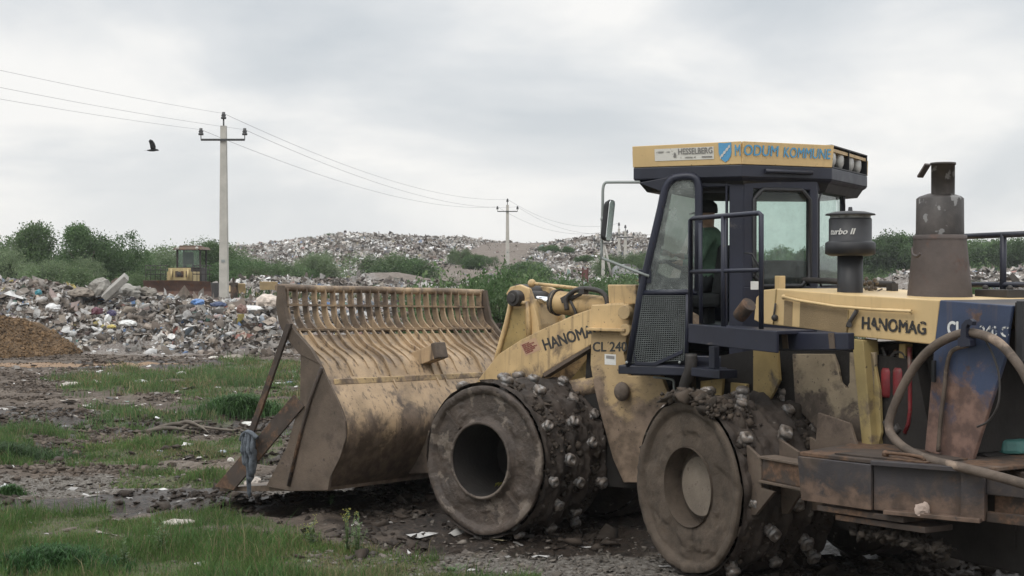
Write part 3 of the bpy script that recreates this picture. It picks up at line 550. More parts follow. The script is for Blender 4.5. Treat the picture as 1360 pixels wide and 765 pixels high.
for p, u, vt, Y, lb, wd in [(3, 655, 365, 32, 'leafy bush between the blade rack and the tilt lever', .9), (4, 681, 361, 34, 'bush directly behind the tilt lever', .9), (3, 715, 374, 42, 'bush under the far pole above the chrome rod', .8), (4, 745, 373, 45, 'low bush over the tilt cylinder', .9), (3, 775, 371, 50, 'low bush below the rusty board', .9), (3, 806, 366, 48, 'low bush over the yellow box of the compactor', 1.2), (4, 835, 366, 50, 'low bush in front of the arched shed', 1.2)]:
    tree_uv(p, u, vt, Y, lb, 'green bushes behind the compactor arms', name='leafy_bush', wide=wd, cat='bush')
TL = [(5, 1150, 322, 150, 'dark tree just right of the air cleaner'), (6, 1178, 320, 155, 'rounded tree between the air cleaner and the exhaust stack'), (5, 1193, 311, 148, 'pointed tree that stands highest left of the exhaust stack'), (6, 1212, 322, 150, 'tree half hidden by the exhaust stack'),
      (6, 1300, 320, 165, 'tree just right of the exhaust stack'), (5, 1322, 321, 160, 'tree behind the right handrail post'), (6, 1345, 319, 160, 'tree right of the handrail post'), (5, 1375, 318, 158, 'tree at the right edge of the picture'), (6, 1262, 318, 170, 'tree hidden mostly behind the exhaust stack'),
      (6, 1110, 328, 160, 'tree seen through the rear cab glass'), (5, 1075, 331, 158, 'right one of two trees seen through the corner cab window'), (6, 1035, 330, 160, 'left one of two trees seen through the corner cab window'), (5, 1000, 336, 170, 'tree behind the rear cab post'), (6, 1420, 320, 160, 'tree beyond the right edge of the picture'), (6, 940, 332, 190, 'tree seen through the cab doorway')]
for p, u, vt, Y, lb in TL: tree_uv(p, u, vt, Y, lb, 'tree line beyond the right hand rubbish', name='tree', wide=1.25)
for p, u, vt, Y, lb in [(3, 1160, 362, 88, 'low bush at the foot of the air cleaner'), (4, 1186, 364, 84, 'low bush left of the stack base'), (4, 1298, 376, 60, 'bright low bush right of the stack base'), (4, 1225, 362, 90, 'low bush behind the stack base'), (3, 1345, 350, 100, 'round bush behind the right rubbish heap'), (3, 1130, 362, 84, 'low bush behind the air cleaner pipe')]:
    tree_uv(p, u, vt, Y, lb, 'low bushes beyond the hood', name='low_bush', wide=1.2, cat='bush')
# far woods that read as one mass
P_ = []; n = 110000; uu = rng.uniform(-500, 1900, n); Yw = rng.uniform(205, 250, n); Xw = (uu-680)/F*Yw
top = 1.5+2.8*sst(1000, 1150, uu)+2.2*fbm(Xw, Yw, .06, 4, off=70)+2.4*(fbm(Xw, Yw, .35, 3, off=71)-.5); Zw = 1+top*rng.random(n)**.6
k = ~((uu > 300) & (uu < 870)); me = scatter('wood', np.c_[Xw, Yw, Zw][k], rng.uniform(.3, .65, k.sum()), np.clip(np.array([.085, .11, .078])*rng.uniform(.6, 1.5, (k.sum(), 1)), 0, 1), mLeaf, 'quad')
link('far_wood', me, kind='stuff', label='low wood along the horizon')
for i, (u, vt) in enumerate([(327, 330), (347, 330), (383, 322), (400, 322), (412, 320), (438, 319), (364, 327)]):
    Y = 178; x, y = at(u, Y); tree(4, x, y, max(.9, zat(vt, Y)-h1(x, y)), 'small dark sapling on the crest of the hill, the %s from the left' % ('first second third fourth fifth sixth seventh'.split()[sorted([327, 347, 364, 383, 400, 412, 438]).index(u)]), 'saplings on the hill crest', name='sapling', wide=1.1, cat='sapling')
# ---------------------------------------------------------------- power poles and wires
def pole(u, Y, ztop, label, base=None, arm=.95, tw=.30, brace=False):
    x, y = at(u, Y); z0 = h1(x, y)-.3; t = thing('power_pole', label, 'power pole', (x, y, z0), 'concrete power poles')
    hh = ztop-.55-z0; m = MB(); Tm = WM[t.name]
    a, c_ = tw/2*1.15, tw/2*.72; m.loft([(-a, -a, 0), (a, -a, 0), (a, a, 0), (-a, a, 0)], [(-c_, -c_, hh), (c_, -c_, hh), (c_, c_, hh), (-c_, c_, hh)])
    o = m.build('shaft', mConc, t); place(o, t, Tm)
    m = MB(); m.tube([(0, 0, hh-.1), (0, 0, hh+.32)], .035, 8); o = m.build('top_pin', mIns, t); place(o, t, Tm)
    m = MB(); m.box((0, -c_-.05, hh-.62), (arm*2, .08, .09))
    for s in (-1, 1): m.tube([(s*arm, -c_-.05, hh-.62), (s*arm, -c_-.05, hh-.42)], .02, 6)
    o = m.build('crossarm', mIns, t); place(o, t, Tm)
    tips = []
    for q in ((-arm, -c_-.05, hh-.42), (0, 0, hh+.30), (arm, -c_-.05, hh-.42)):
        m = MB(); m.lathe([(.02, 0), (.11, 0), (.12, .07), (.08, .10), (.11, .15), (.07, .22), (.07, .30), (0, .31)], 12, Matrix.Translation(q)); o = m.build('insulator', mIns, t); place(o, t, Tm); tips.append(Vector(q)+Vector((x, y, z0+.24)))
    if brace: m = MB(); m.tube([(.9, .4, 0), (.12, 0, hh*.8)], .12, 6); o = m.build('brace', mConc, t); place(o, t, Tm)
    m = MB(); m.box((0, -a+.005, 2.4*hh/8), (.16, .02, .12)); o = m.build('number_plate', mGrS, t); place(o, t, Tm)
    return tips
T1 = pole(297.5, 62, 9.45, 'near tall grey concrete pole rising from the rubbish bank', tw=.34)
T2 = pole(674, 135, 9.4, 'concrete pole left of the mirror, in front of the rubbish hill', tw=.36)
T3 = pole(822, 140, 7.3, 'left of the two far poles between mirror and cab', arm=.8, tw=.28)
T5 = pole(830.5, 138, 7.0, 'right of the two far poles between mirror and cab', arm=.8, tw=.28)
T6 = pole(801, 125, 6.2, 'pole partly hidden behind the mirror, with a leaning brace', arm=.8, tw=.28, brace=True)
d0 = Vector((-12.1, -73, -.2))
def wire(a, b, sag, label, g): 
    m = MB(); pts = [a.lerp(b, i/24)-Vector((0, 0, sag*4*(i/24)*(1-i/24))) for i in range(25)]; dm = (a.y+b.y)/2
    o = m.tube(pts, .004+.00005*dm, 5).build('power_cable', mCable); tag(o, label, 'cable', g)
G_ = 'overhead power cables'
nm = ('left', 'topmost', 'right')
for i in range(3): wire(T1[i], T1[i]+d0, .9, '%s cable running from the near pole out of the picture to the left' % nm[i], G_)
for i in range(3): wire(T1[i], T2[i], 1.1, '%s cable between the near pole and the pole left of the mirror' % nm[i], G_)
for i in range(3): wire(T2[i], T3[i], 1.2, '%s cable between the pole left of the mirror and the far pair' % nm[i], G_)
# ---------------------------------------------------------------- bulldozer behind the bank
def dozer():
    Y = 72.; x, y = at(247, Y); z0 = h1(x, y)-.05; t = thing('bulldozer', 'small yellow bulldozer facing the camera with a wide rusty blade, behind the rubbish', 'bulldozer', (x, y, z0)); Tm = WM[t.name]
    def P(m, name, mt, par=t, bev=.01): o = m.build(name, mt, par, bevel=bev); place(o, par, Tm); return o
    k = Y/F
    def q(u, v): return ((u-247)*k, zat(v, Y)-z0)
    mz = mat('dozer_rusty_blade', (.105, .062, .048), .75, .3, 2, mud=.2, rust=.3); mdy = mat('dozer_yellow', (.46, .36, .18), .6, .2, 3, mud=.25, spots=.2); mdk = mat('dozer_dark', (.035, .03, .028), .7, .3, 3, mud=.3)
    m = MB(); xl, xr = q(203, 0)[0], q(290, 0)[0]; pr = [(0, 0), (.25, .12), (.32, .5), (.22, .95), (.05, 1.25), (-.06, 1.25), (.08, .9), (.18, .5), (.1, .15), (-.1, .0)]
    zt = q(0, 372)[1]; z_b = .02
    vs = []
    for xx in (xl, 0, xr): vs.append([(xx, -1.9+a_, z_b+c_/1.25*(zt-z_b-(.06 if xx == xr else 0))) for a_, c_ in pr])
    m.loft(vs[0], vs[1]); m.loft(vs[1], vs[2]); P(m, 'blade', mz)
    for xx, d_ in ((-1.15, 1), (1.15, 1)):
        m = MB(); m.prism([(-1.5, 0), (1.4, 0), (1.75, .35), (1.5, .75), (-1.4, .75), (-1.8, .4)], -.22, .22); m.v = [(xx+b_, a_+.2, c_) for a_, b_, c_ in m.v]; P(m, 'track', mdk)
    m = MB(); m.box((0, -.1, .85), (1.25, 2.6, .95)); P(m, 'engine_hood', mdy)
    gx0, gz1 = q(233, 356); gx1, gz0 = q(262, 372)
    m = MB(); m.box(((gx0+gx1)/2, -1.45, (gz0+gz1)/2), (gx1-gx0, .08, gz1-gz0)); g = P(m, 'radiator_frame', mdy)
    m = MB()
    for i in range(4): m.box(((gx0+gx1)/2+(i-1.5)*.26, -1.505, (gz0+gz1)/2), (.15, .03, (gz1-gz0)*.5))
    P(m, 'grille', mRu, g)
    m = MB(); m.lathe([(0, 0), (.10, 0), (.13, .06), (0, .08)], 14, Matrix.Translation(((gx0+gx1)/2, -1.52, (gz0+gz1)/2)) @ Matrix.Rotation(R_(90), 4, 'X')); P(m, 'crank_hole', mdk, g)
    cx0, cz1 = q(232.5, 331); cx1, cz0 = q(265, 356); cxm = (cx0+cx1)/2; cw = cx1-cx0
    m = MB()
    for sx in (-1, 1):
        for yy in (.35, 1.75): m.box((cxm+sx*(cw/2-.04), yy, (cz0+cz1)/2), (.09, .09, cz1-cz0))
    for zz_ in (cz0, cz1): 
        m.box((cxm, .35, zz_), (cw, .1, .08)); m.box((cxm, 1.75, zz_), (cw, .1, .08))
        for sx in (-1, 1): m.box((cxm+sx*(cw/2-.04), 1.05, zz_), (.085, 1.4, .075))
    m.box((cxm, 1.05, cz0-.35), (cw*.98, 1.5, .72)); P(m, 'cab_frame', mdk)
    m = MB(); m.box((cxm, .33, (cz0+cz1)/2), (cw-.16, .015, cz1-cz0-.1)); P(m, 'windscreen', mGl, bev=0)
    m = MB(); m.box((cxm-.02, .42, (cz0+cz1)/2+.02), (.5, .012, .62)); m.tube([(cxm-.3, .9, cz0), (cxm-.3, .9, cz0+.3), (cxm-.1, .9, cz0+.42), (cxm+.1, .9, cz0+.3), (cxm+.1, .9, cz0)], .06, 8); P(m, 'seat', mSeat)
    rx0, rz1 = q(229, 326.5); rx1, rz0 = q(269.5, 331.5)
    m = MB(); m.loft([(rx0, .0, rz0), (rx1, .0, rz0), (rx1, 2, rz0), (rx0, 2, rz0)], [(rx0+.12, .1, rz0+.14), (rx1-.1, .1, rz0+.14), (rx1-.1, 1.9, rz0+.14), (rx0+.12, 1.9, rz0+.14)]); m.box((cxm, 1, rz0+.16), (.95, 1.3, .12)); P(m, 'roof', mat('dozer_roof', (.13, .09, .065), .7, .3, 3, rust=.3))
    for uu_ in (236, 262):
        m = MB(); m.lathe([(0, -.02), (.07, -.02), (.085, .05), (0, .09)], 12, Matrix.Translation((*[q(uu_, 329.5)[0], -.02], q(uu_, 329.5)[1])) @ Matrix.Rotation(R_(90), 4, 'X')); P(m, 'headlight', mLamp)
    for sx, ua, ub in ((-1, 205, 231), (1, 266, 288)):
        m = MB()
        for vv in (353, 358.5, 364): a_ = q(ua, vv); c_ = q(ub, vv); m.tube([(a_[0], -1.7, a_[1]), (c_[0], -1.2, c_[1])], .022, 5)
        for i in range(5): uq = ua+(ub-ua)*i/4; a_ = q(uq, 352); c_ = q(uq, 374); m.tube([(a_[0], -1.7, a_[1]), (c_[0], -1.7, c_[1])], .016, 5)
        P(m, 'blade_guard', mdk, bev=0)
    m = MB()
    for sx in (-1, 1): m.tube([(sx*.95, -1.6, .4), (sx*.75, 0, .55)], .08, 8)
    P(m, 'push_arm', mdy, bev=0)
    for uu_, v0, v1 in ((237.5, 371, 357), (259, 371, 357)):
        a_, c_ = q(uu_, v0), q(uu_, v1); m = MB(); m.tube([(a_[0], -1.62, a_[1]), (c_[0], -1.55, c_[1])], .055, 8); P(m, 'lift_cylinder', mdy, bev=0)
dozer()
# ---------------------------------------------------------------- small far structures
def simple(name, label, cat, m, mt, bev=.01, group=None): o = m.build(name, mt, bevel=bev); return tag(o, label, cat, group)
def shed():
    Y = 120.; x, y = at(834, Y); z = h1(x, y)-.2; t = thing('shed', 'pale arched roof shed between the far poles and the cab pillar', 'shed', (x, y, z)); Tm = WM[t.name]; k = Y/F
    w, hh = 31*k/2, zat(351, Y)-z
    m = MB(); pts = [(-w, 0), (w, 0)]+[(w*math.cos(a), hh*.55+hh*.45*math.sin(a)) for a in np.linspace(0, math.pi, 12)]; m.prism(pts, 0, 7); o = m.build('wall', mat('shed_wall', (.45, .44, .42), .8, .2, 1, spots=.1), t); place(o, t, Tm)
    m = MB(); pts = [(w*1.04*math.cos(a), hh*.56+hh*.46*math.sin(a)) for a in np.linspace(0, math.pi, 12)]; pts += [(p_[0]*.94, p_[1]-.05) for p_ in pts[::-1]]; m.prism(pts, -.15, 7.1); o = m.build('roof', mat('shed_roof', (.20, .20, .20), .7, .2, 1), t); place(o, t, Tm)
    for dx, c_, nm_, ww, h_, zz_ in ((w*.42, (.14, .22, .18), 'door', .85, hh*.5, hh*.27), (-w*.3, (.06, .06, .06), 'window', .3, .5, hh*.45), (-w*.65, (.06, .06, .06), 'window', .3, .5, hh*.45)):
        m = MB(); m.box((dx, -.02, zz_), (ww, .06, h_)); o = m.build(nm_, mat('shed_%s' % nm_, c_, .6, .1, 2), t); place(o, t, Tm)
shed()
def at3(u, v, Y): return Vector(((u-680)/F*Y, Y, zat(v, Y)))
def board(name, label, cat, u0, u1, v0, v1, Y, c, th=.06, posts=False, lean=0.):
    a_, b_ = at3(u0, v1, Y), at3(u1, v0, Y); m = MB(); m.box(((a_.x+b_.x)/2, Y, (a_.z+b_.z)/2), (b_.x-a_.x, th, b_.z-a_.z), Matrix.Rotation(lean, 3, 'Y'))
    if posts:
        for xx in (a_.x, b_.x): m.box((xx, Y+th*.5+.04, (a_.z+b_.z)/2-.5), (.09, .08, b_.z-a_.z+1.2))
    return simple(name, label, cat, m, mat(name+'_m', c, .7, .2, 2, mud=.15), .005)
board('notice_board', 'rust red board on a pale post in front of the rubbish hill', 'board', 774, 780.5, 358, 370.5, 75, (.12, .05, .045), posts=True)
board('utility_box', 'grey cabinet hanging between the paired far poles', 'cabinet', 824, 832, 334, 342, 190, (.35, .35, .35), .6, posts=True)
board('orange_barrier', 'low orange red barrier beside the arched shed', 'barrier', 845, 852, 370, 376, 100, (.42, .13, .08), .3, posts=True)
tag(MB().loft([at3(850, 338, 150), at3(861, 338, 150), at3(862, 330, 150), at3(852, 328, 150)], [at3(850, 338, 150.1), at3(861, 338, 150.1), at3(862, 329, 150.2), at3(853, 328, 150.2)]).build('yellow_sheet', mat('yellow_sheet', (.55, .43, .06), .7, .2, 3)), 'bright yellow plastic sheet on the far slope beside the cab pillar', 'plastic sheet')

# ================================================================ landfill compactor
CM = thing('landfill_compactor', 'large yellow and navy landfill compactor with steel cleated drums and a raised cab, nearest vehicle', 'compactor', (1.9, 13.9, 0))
def T(x, y, z): return Matrix.Translation((x, y, z))
# ---- drums
RD = .72
def drum_mesh(seed, face, hubr, depth, flip):
    """open drum, axis along y, near side at y=0 growing to -1 (flip: the other way round)"""
    m = MB(); n = 200; s = -1
    prof = []  # (radius, y)
    for i in range(61):
        yy = -1.0*i/60; r = RD
        for q in (.0, .235, .47, .70, .965): r = max(r, RD+.028*math.exp(-((-yy-q)/.030)**2))
        prof.append((r, yy))
    P = np.array(prof); a = np.arange(n)*2*math.pi/n; A, I = np.meshgrid(a, np.arange(61), indexing='ij'); r = P[I, 0]; y = P[I, 1]
    big = fbm(A*3.2+seed*7, y*5, 1.5, 4, off=80+seed); r = r+np.where((y < -.03) & (y > -.97), (big-.42)*.13+(fbm(A*14, y*14, 1., 4, .6, off=84+seed)-.5)*.035, (fbm(A*9, y*9, 1., 3, off=88)-.5)*.016)
    V = np.stack([r*np.cos(A), y, r*np.sin(A)], -1).reshape(-1, 3)
    ix = np.arange(n*61).reshape(n, 61); nx_ = np.roll(ix, -1, 0)
    m.add([tuple(p) for p in V], [(int(ix[i, j]), int(ix[i, j+1]), int(nx_[i, j+1]), int(nx_[i, j])) for i in range(n) for j in range(60)], True)
    # back plate
    m.add([(.98*RD*math.cos(q), -.97, .98*RD*math.sin(q)) for q in a[::8]], [list(range(len(a[::8])))])
    m.cm = 1
    # near face: rim, recessed plate, hub collar
    MY = Matrix.Rotation(R_(-90), 4, 'X')     # lathe z -> +y
    pr = [(RD-.004, -.02), (RD-.004, .012), (RD-.010, .018), (RD-.070, .018), (RD-.082, -.012), *[(RD-.09+(hubr+.09-RD+.09)*t, -.014) for t in np.linspace(.06, 1, 16)]]
    if face == 0: pr += [(hubr+.035, -.010), (hubr+.030, .062), (hubr+.024, .070), (hubr+.004, .070), (hubr, .06)]
    else: pr += [(hubr+.03, -.005), (hubr, -.012)]
    k0 = len(m.v); m.lathe(pr, n//2, MY, True)
    for i in range(k0, len(m.v)):
        x, y, z = m.v[i]; f_ = float(fbm(x, z, 4.2, 5, .6, off=95+seed)); rr_ = math.hypot(x, z); m.v[i] = (x*(1+(f_-.5)*.02), y+float(sst(.50, .56, f_))*.016*(hubr+.06 < rr_)+(f_-.5)*.02, z*(1+(f_-.5)*.02))
    m.cm = 1 if face else 2
    m.lathe([(hubr, .06 if face == 0 else .012), (hubr, -depth*.5), (hubr, -depth)], n//2, MY, True)
    if face:
        m.cm = 1; m.lathe([(hubr, -depth+.002), (hubr*.84, -depth+.006), (hubr*.80, -depth+.04), (hubr*.74, -depth+.05)], n//2, MY, True); m.cm = 3; m.lathe([(hubr*.74, -depth+.05), (.001, -depth+.052)], n//2, MY, True)
    else: m.lathe([(hubr, -depth+.002), (hubr*.86, -depth+.01), (0.001, -depth+.012)], n//2, MY, True)
    m.cm = 1
    if face == 0:   # weld seams and a bolted wedge on the face plate
        for q0 in (43, 222):
            q = R_(q0); c, s_ = math.cos(q), math.sin(q); m.box(((hubr+.20)*c, .0, (hubr+.20)*s_), (.26, .05, .03), Matrix.Rotation(-q, 3, 'Y'))
    if flip: m.v = [(x, -y, z) for x, y, z in m.v]; m.f = [f[::-1] for f in m.f]
    return m
def cleat_mesh():
    """worn cast cap on a welded base, pointing along +x"""
    r = random.Random(5); m = MB()
    m.lathe([(.066, -.04), (.062, .035), (.052, .06)], 8, Matrix.Rotation(R_(90), 4, 'Y'), False)
    o = len(m.v)
    ring = [(.050, .052), (.066, .062), (.070, .085), (.064, .108), (.046, .122), (.030, .118), (.020, .092)]
    vs = []; n = 12
    for j, (rr, xx) in enumerate(ring):
        for k in range(n):
            q = 2*math.pi*k/n; sq = 1+.13*math.cos(4*q); vs.append((xx+r.uniform(-.006, .006)-(.016 if (j > 3 and k in (1, 2, 3)) else 0), rr*sq*math.cos(q), rr*sq*math.sin(q)*.92))
    vs.append((.085, 0, 0)); m.add(vs, [(j*n+k, j*n+(k+1) % n, (j+1)*n+(k+1) % n, (j+1)*n+k) for j in range(len(ring)-1) for k in range(n)]+[((len(ring)-1)*n+k, (len(ring)-1)*n+(k+1) % n, len(vs)-1) for k in range(n)], True)
    return m.mesh('cleat', mCl)
CLM = cleat_mesh()
def drum(k, side, face, seed, ph, cleats=True, zc=.76):
    hubr = .345 if face == 0 else .335
    m = drum_mesh(seed, face, hubr, .62 if face == 0 else .17, side < 0)
    mt = [mDr, mDf if face == 0 else mDf2, mDi, mHub]
    o = bpy.data.objects.new('drum', m.mesh('drum', mt)); COL.objects.link(o); M = FRM[k] @ T(0, 1.4*side, zc); place(o, CM, M)
    rows = [.12, .33, .53, .73, .92]
    for i, yy in enumerate(rows):
        for j in range(8):
            q = 2*math.pi*(j+(.5 if i % 2 else 0)+.12*math.sin(i*5+j*3))/8+ph
            if not cleats:
                continue
            c = bpy.data.objects.new('cleat', CLM); COL.objects.link(c)
            s_ = random.uniform(.76, .98)
            place(c, o, M @ T(0, -yy*side, 0) @ Matrix.Rotation(-q, 4, 'Y') @ T(RD-.0, 0, 0) @ Matrix.Rotation(random.uniform(-3, 3), 4, 'X') @ Matrix.Diagonal((s_, s_, s_, 1)))
    return o
dfl = drum('f', 1, 0, 1, .25); drl = drum('r', 1, 1, 2, .1)
dfr = drum('f', -1, 0, 3, .5, False); drr = drum('r', -1, 1, 4, .3, False)
# two scattered yellow leaves and mud crust on the drums
def crust(name, k, pts, par, mt, s=.05, n=220, seed=1, tone=1.):
    r = np.random.default_rng(seed); P = [Vector(p) for p in pts]; Q = []
    for i in range(n):
        j = r.integers(0, len(P)-1); t = r.random(); p = P[j].lerp(P[j+1], t); Q.append((p.x+r.normal(0, s*.8), p.y+r.normal(0, s*1.4), p.z+r.normal(0, s*.45)))
    Q = np.array(Q); me = scatter(name, Q, s*r.lognormal(0, .45, n), np.array([.050, .038, .029])*tone*r.uniform(.45, 1.6, (n, 1)), mClod, 'lump', asp=np.c_[r.uniform(.7, 1.5, n), r.uniform(.7, 1.3, n), r.uniform(.35, .8, n)], jit=.26)
    o = bpy.data.objects.new(name, me); COL.objects.link(o); place(o, par, FRM[k]); return o
pts = [(RD*math.cos(q)*1.02, 1.36, .76+RD*math.sin(q)*1.02) for q in np.linspace(R_(70), R_(125), 8)]
crust('dried_mud', 'r', [(x, y-.02, z+.03) for x, y, z in pts], drl, mClod, .045, 420, 3)
def caked(k, par, side, seed, n=2600):
    r = np.random.default_rng(seed); q = r.random(n)*6.283; y = r.uniform(.05, .96, n); g_ = fbm(q*2.2, y*4, 1.3, 4, .6, off=90+seed); kp = r.random(n) < sst(.40, .62, g_); q, y = q[kp], y[kp]; n = len(q); R0 = RD+.004+r.normal(0, .010, n)
    P = np.c_[R0*np.cos(q), 1.4*side-y*side, .76+R0*np.sin(q)]; me = scatter('caked_mud', P, .024*r.lognormal(0, .6, n), np.array([.040, .030, .023])*r.uniform(.4, 1.7, (n, 1)), mClod, 'lump', jit=.26)
    o = bpy.data.objects.new('caked_mud', me); COL.objects.link(o); place(o, par, FRM[k]); o['kind'] = 'stuff'
caked('f', dfl, 1, 1, 2600); caked('r', drl, 1, 2, 3400)
crust('dried_mud', 'f', [(RD*math.cos(q)*1.0, 1.15, .76+RD*math.sin(q)*1.0) for q in np.linspace(R_(20), R_(170), 12)], dfl, mClod, .04, 500, 4)
# axles
for k in 'fr':
    m = MB(); m.cyl((0, -.5, .76), (0, .5, .76), .22); m.ball((0, 0, .76), .36); m.build('axle', mPl, CM, k)
# ---- blade
YB = 1.68
bp_ = XZ('f', [(371, 381), (372, 404), (376, 426), (386, 441), (401, 461)], YB)     # upright part of the rack
bs_ = XZ('f', [(427, 483), (437, 505), (450, 531), (460, 558), (461, 582), (453, 608), (440, 634), (430, 648)], YB)  # bowl
prof = bp_+[((bp_[-1][0]*.5+bs_[0][0]*.5), (bp_[-1][1]*.5+bs_[0][1]*.5)+.01)]+bs_
PR = spline([(x, 0, z) for x, z in prof], 5); PR = [(p.x, p.z) for p in PR]
def zcut(z0, z1): return [p for p in PR if z0 <= p[1] <= z1]
def off(pts, d):
    o = []
    for i, (x, z) in enumerate(pts):
        a = pts[max(i-1, 0)]; b = pts[min(i+1, len(pts)-1)]; t = Vector((b[0]-a[0], b[1]-a[1])).normalized(); o.append((x-t.y*d if False else x+(-t.y)*d, z+t.x*d))
    return o
zrail = PR[0][1]; zx2 = XZ('f', [(386, 438)], YB)[0][1]; zx1 = XZ('f', [(373, 405)], YB)[0][1]
lipx, lipz = XZ('f', [(290, 650)], YB)[0]
BL = MB(); BL.box((2.3, 0, .9), (.01, .01, .01))
shell = [p for p in PR if p[1] <= zx2-.03]; inner = off(shell, .04)
if inner[len(inner)//2][0] < shell[len(shell)//2][0]: inner = off(shell, -.04)
m = MB(); n = len(shell)
ysl = np.linspace(-YB, YB, 41)
for a_, b_ in zip(ysl[:-1], ysl[1:]):
    m.add([(x, b_, z) for x, z in shell]+[(x, a_, z) for x, z in shell], [(i, i+1, n+i+1, n+i) for i in range(n-1)], True)
    m.add([(x, b_, z) for x, z in inner]+[(x, a_, z) for x, z in inner], [(n+i, n+i+1, i+1, i) for i in range(n-1)], True)
m.prism([(shell[-1][0]-.0, shell[-1][1]+.03), (shell[-1][0], shell[-1][1]-.035), (lipx, lipz-.02), (lipx, lipz+.02), (shell[-1][0]+.1, shell[-1][1]+.04)], -YB+.02, YB-.02)
blade = m.build('blade', [mYb], CM, 'f')
# rack ribs
def ribbon(pts, dep, y, th, hook=None):
    q = off(pts, dep); 
    return q
NR = 24
for i in range(NR):
    yy = YB-.09-i*(2*YB-.16)/(NR-1)
    long_ = i in (6, 11, 12, 17)
    zend = 1.30 if long_ else 1.58-.06*((i*7) % 3)
    pts = [p for p in PR if p[1] >= zend]; o_ = []
    for j, p in enumerate(pts):
        f_ = min(1, (p[1]-zend)/.35); back = .006+.034*f_ if p[1] < zx2 else .030; fr_ = -.006 if p[1] < zx2-.02 else .040+.02*(zrail-p[1])
        o_.append((p, back, fr_))
    A_ = []; B_ = []
    for j, (p, bk, fr_) in enumerate(o_):
        a = pts[max(j-1, 0)]; b = pts[min(j+1, len(pts)-1)]; t = Vector((b[0]-a[0], b[1]-a[1])).normalized(); nrm = Vector((t.y, -t.x))
        if nrm.x > 0: nrm = -nrm
        jit = .004*math.sin(i*3+j)
        A_.append((p[0]+nrm.x*(bk+jit), p[1]+nrm.y*bk)); B_.append((p[0]-nrm.x*fr_, p[1]-nrm.y*fr_))
    m = MB(); m.prism(A_+B_[::-1], yy-.011, yy+.011); m.build('rib', mYb, blade, 'f')
m = MB()
for z_, d_, t_ in ((zx1, .10, .02), (zx2, .15, .022)):
    x_ = np.interp(-z_, [-p[1] for p in PR], [p[0] for p in PR]); m.box((x_+.01, 0, z_), (d_, 2*YB-.04, t_))
m.build('crossbar', mYb, blade, 'f')
m = MB(); m.tube([(PR[0][0]+.01, y_, zrail-.01+.004*math.sin(y_*5)) for y_ in np.linspace(-YB-.02, YB+.02, 20)], .042, 10); m.build('top_rail', mYb, blade, 'f')
# stiffener strip and stain welded along the bowl
sx = XZ('f', [(437, 507)], YB)[0]
xs_ = np.interp(-sx[1], [-p[1] for p in PR], [p[0] for p in PR])
m = MB(); m.prism([(xs_-.002, sx[1]+.03), (xs_-.014, sx[1]+.026), (xs_-.028, sx[1]-.03), (xs_-.016, sx[1]-.038)], -YB+.05, YB-.05); m.build('stiffener', mYm, blade, 'f', .004)
# end plates
epp = [(401, 461), (427, 483), (437, 505), (450, 531), (460, 558), (461, 582), (453, 608), (440, 634), (437, 651), (388, 652), (355, 646), (383, 593), (400, 533), (401, 471)]
ep = XZ('f', epp, YB); back = off(ep, .0)
for s_ in (1, -1):
    m = MB(); m.prism(ep, s_*YB-.015, s_*YB+.02); m.build('end_plate', mPl, blade, 'f', .004)
    m = MB(); st = XZ('f', [(371, 379), (377, 379), (380, 404), (384, 424), (394, 440), (414, 462), (427, 483), (401, 471), (385, 452), (373, 430), (369, 404)], YB); m.prism(st, s_*YB-.015, s_*YB+.03); m.build('side_strip', mPl, blade, 'f', .004)
    m = MB(); dp = XZ('f', [(391, 524), (404, 540), (311, 651), (286, 646)], YB+.03); m.prism(dp, s_*(YB+.03)-.012, s_*(YB+.03)+.012); m.build('diagonal_plate', mRu, blade, 'f', .004)
    m = MB(); a_ = L('f', 383, 430, y=YB+.06); b_ = L('f', 331, 578, y=YB+.06); c_ = L('f', 327, 612, y=YB+.06)
    m.loft([(a_.x-.04, s_*a_.y, a_.z), (a_.x+.04, s_*a_.y, a_.z), (a_.x+.04, s_*a_.y-.03, a_.z), (a_.x-.04, s_*a_.y-.03, a_.z)], [(b_.x-.05, s_*b_.y, b_.z), (b_.x+.04, s_*b_.y, b_.z), (b_.x+.04, s_*b_.y-.03, b_.z), (b_.x-.05, s_*b_.y-.03, b_.z)]); m.build('brace_bar', mRu, blade, 'f', .004)
    m = MB(); w_ = [L('f', u, v, y=YB+.035) for u, v in ((427, 488), (412, 530), (398, 580), (383, 645))]; m.tube([(p.x, s_*p.y, p.z) for p in w_], .02, 6); m.build('weld_seam', mRu, blade, 'f')
# square stub on the back of the blade
p0 = L('f', 562, 482, y=0.0); m = MB(); c_ = L('f', 573, 474, x=1.86)
m.box((c_.x+.18, c_.y, c_.z-.03), (.62, .17, .17), Matrix.Rotation(R_(18), 3, 'Y')); m.build('stop_block', mYb, blade, 'f', .01)
m = MB(); m.box((c_.x-.12, c_.y, c_.z+.075), (.07, .18, .18), Matrix.Rotation(R_(18), 3, 'Y')); m.build('stop_pad', mRub, blade, 'f', .012)
# push brackets between blade and arms
for s_ in (1, -1): m = MB(); m.prism([(2.1, .35), (1.9, .95), (1.5, .85), (1.2, .65), (1.5, .42)], s_*.42-.04, s_*.42+.04); m.build('blade_bracket', mPl, CM, 'f', .01)
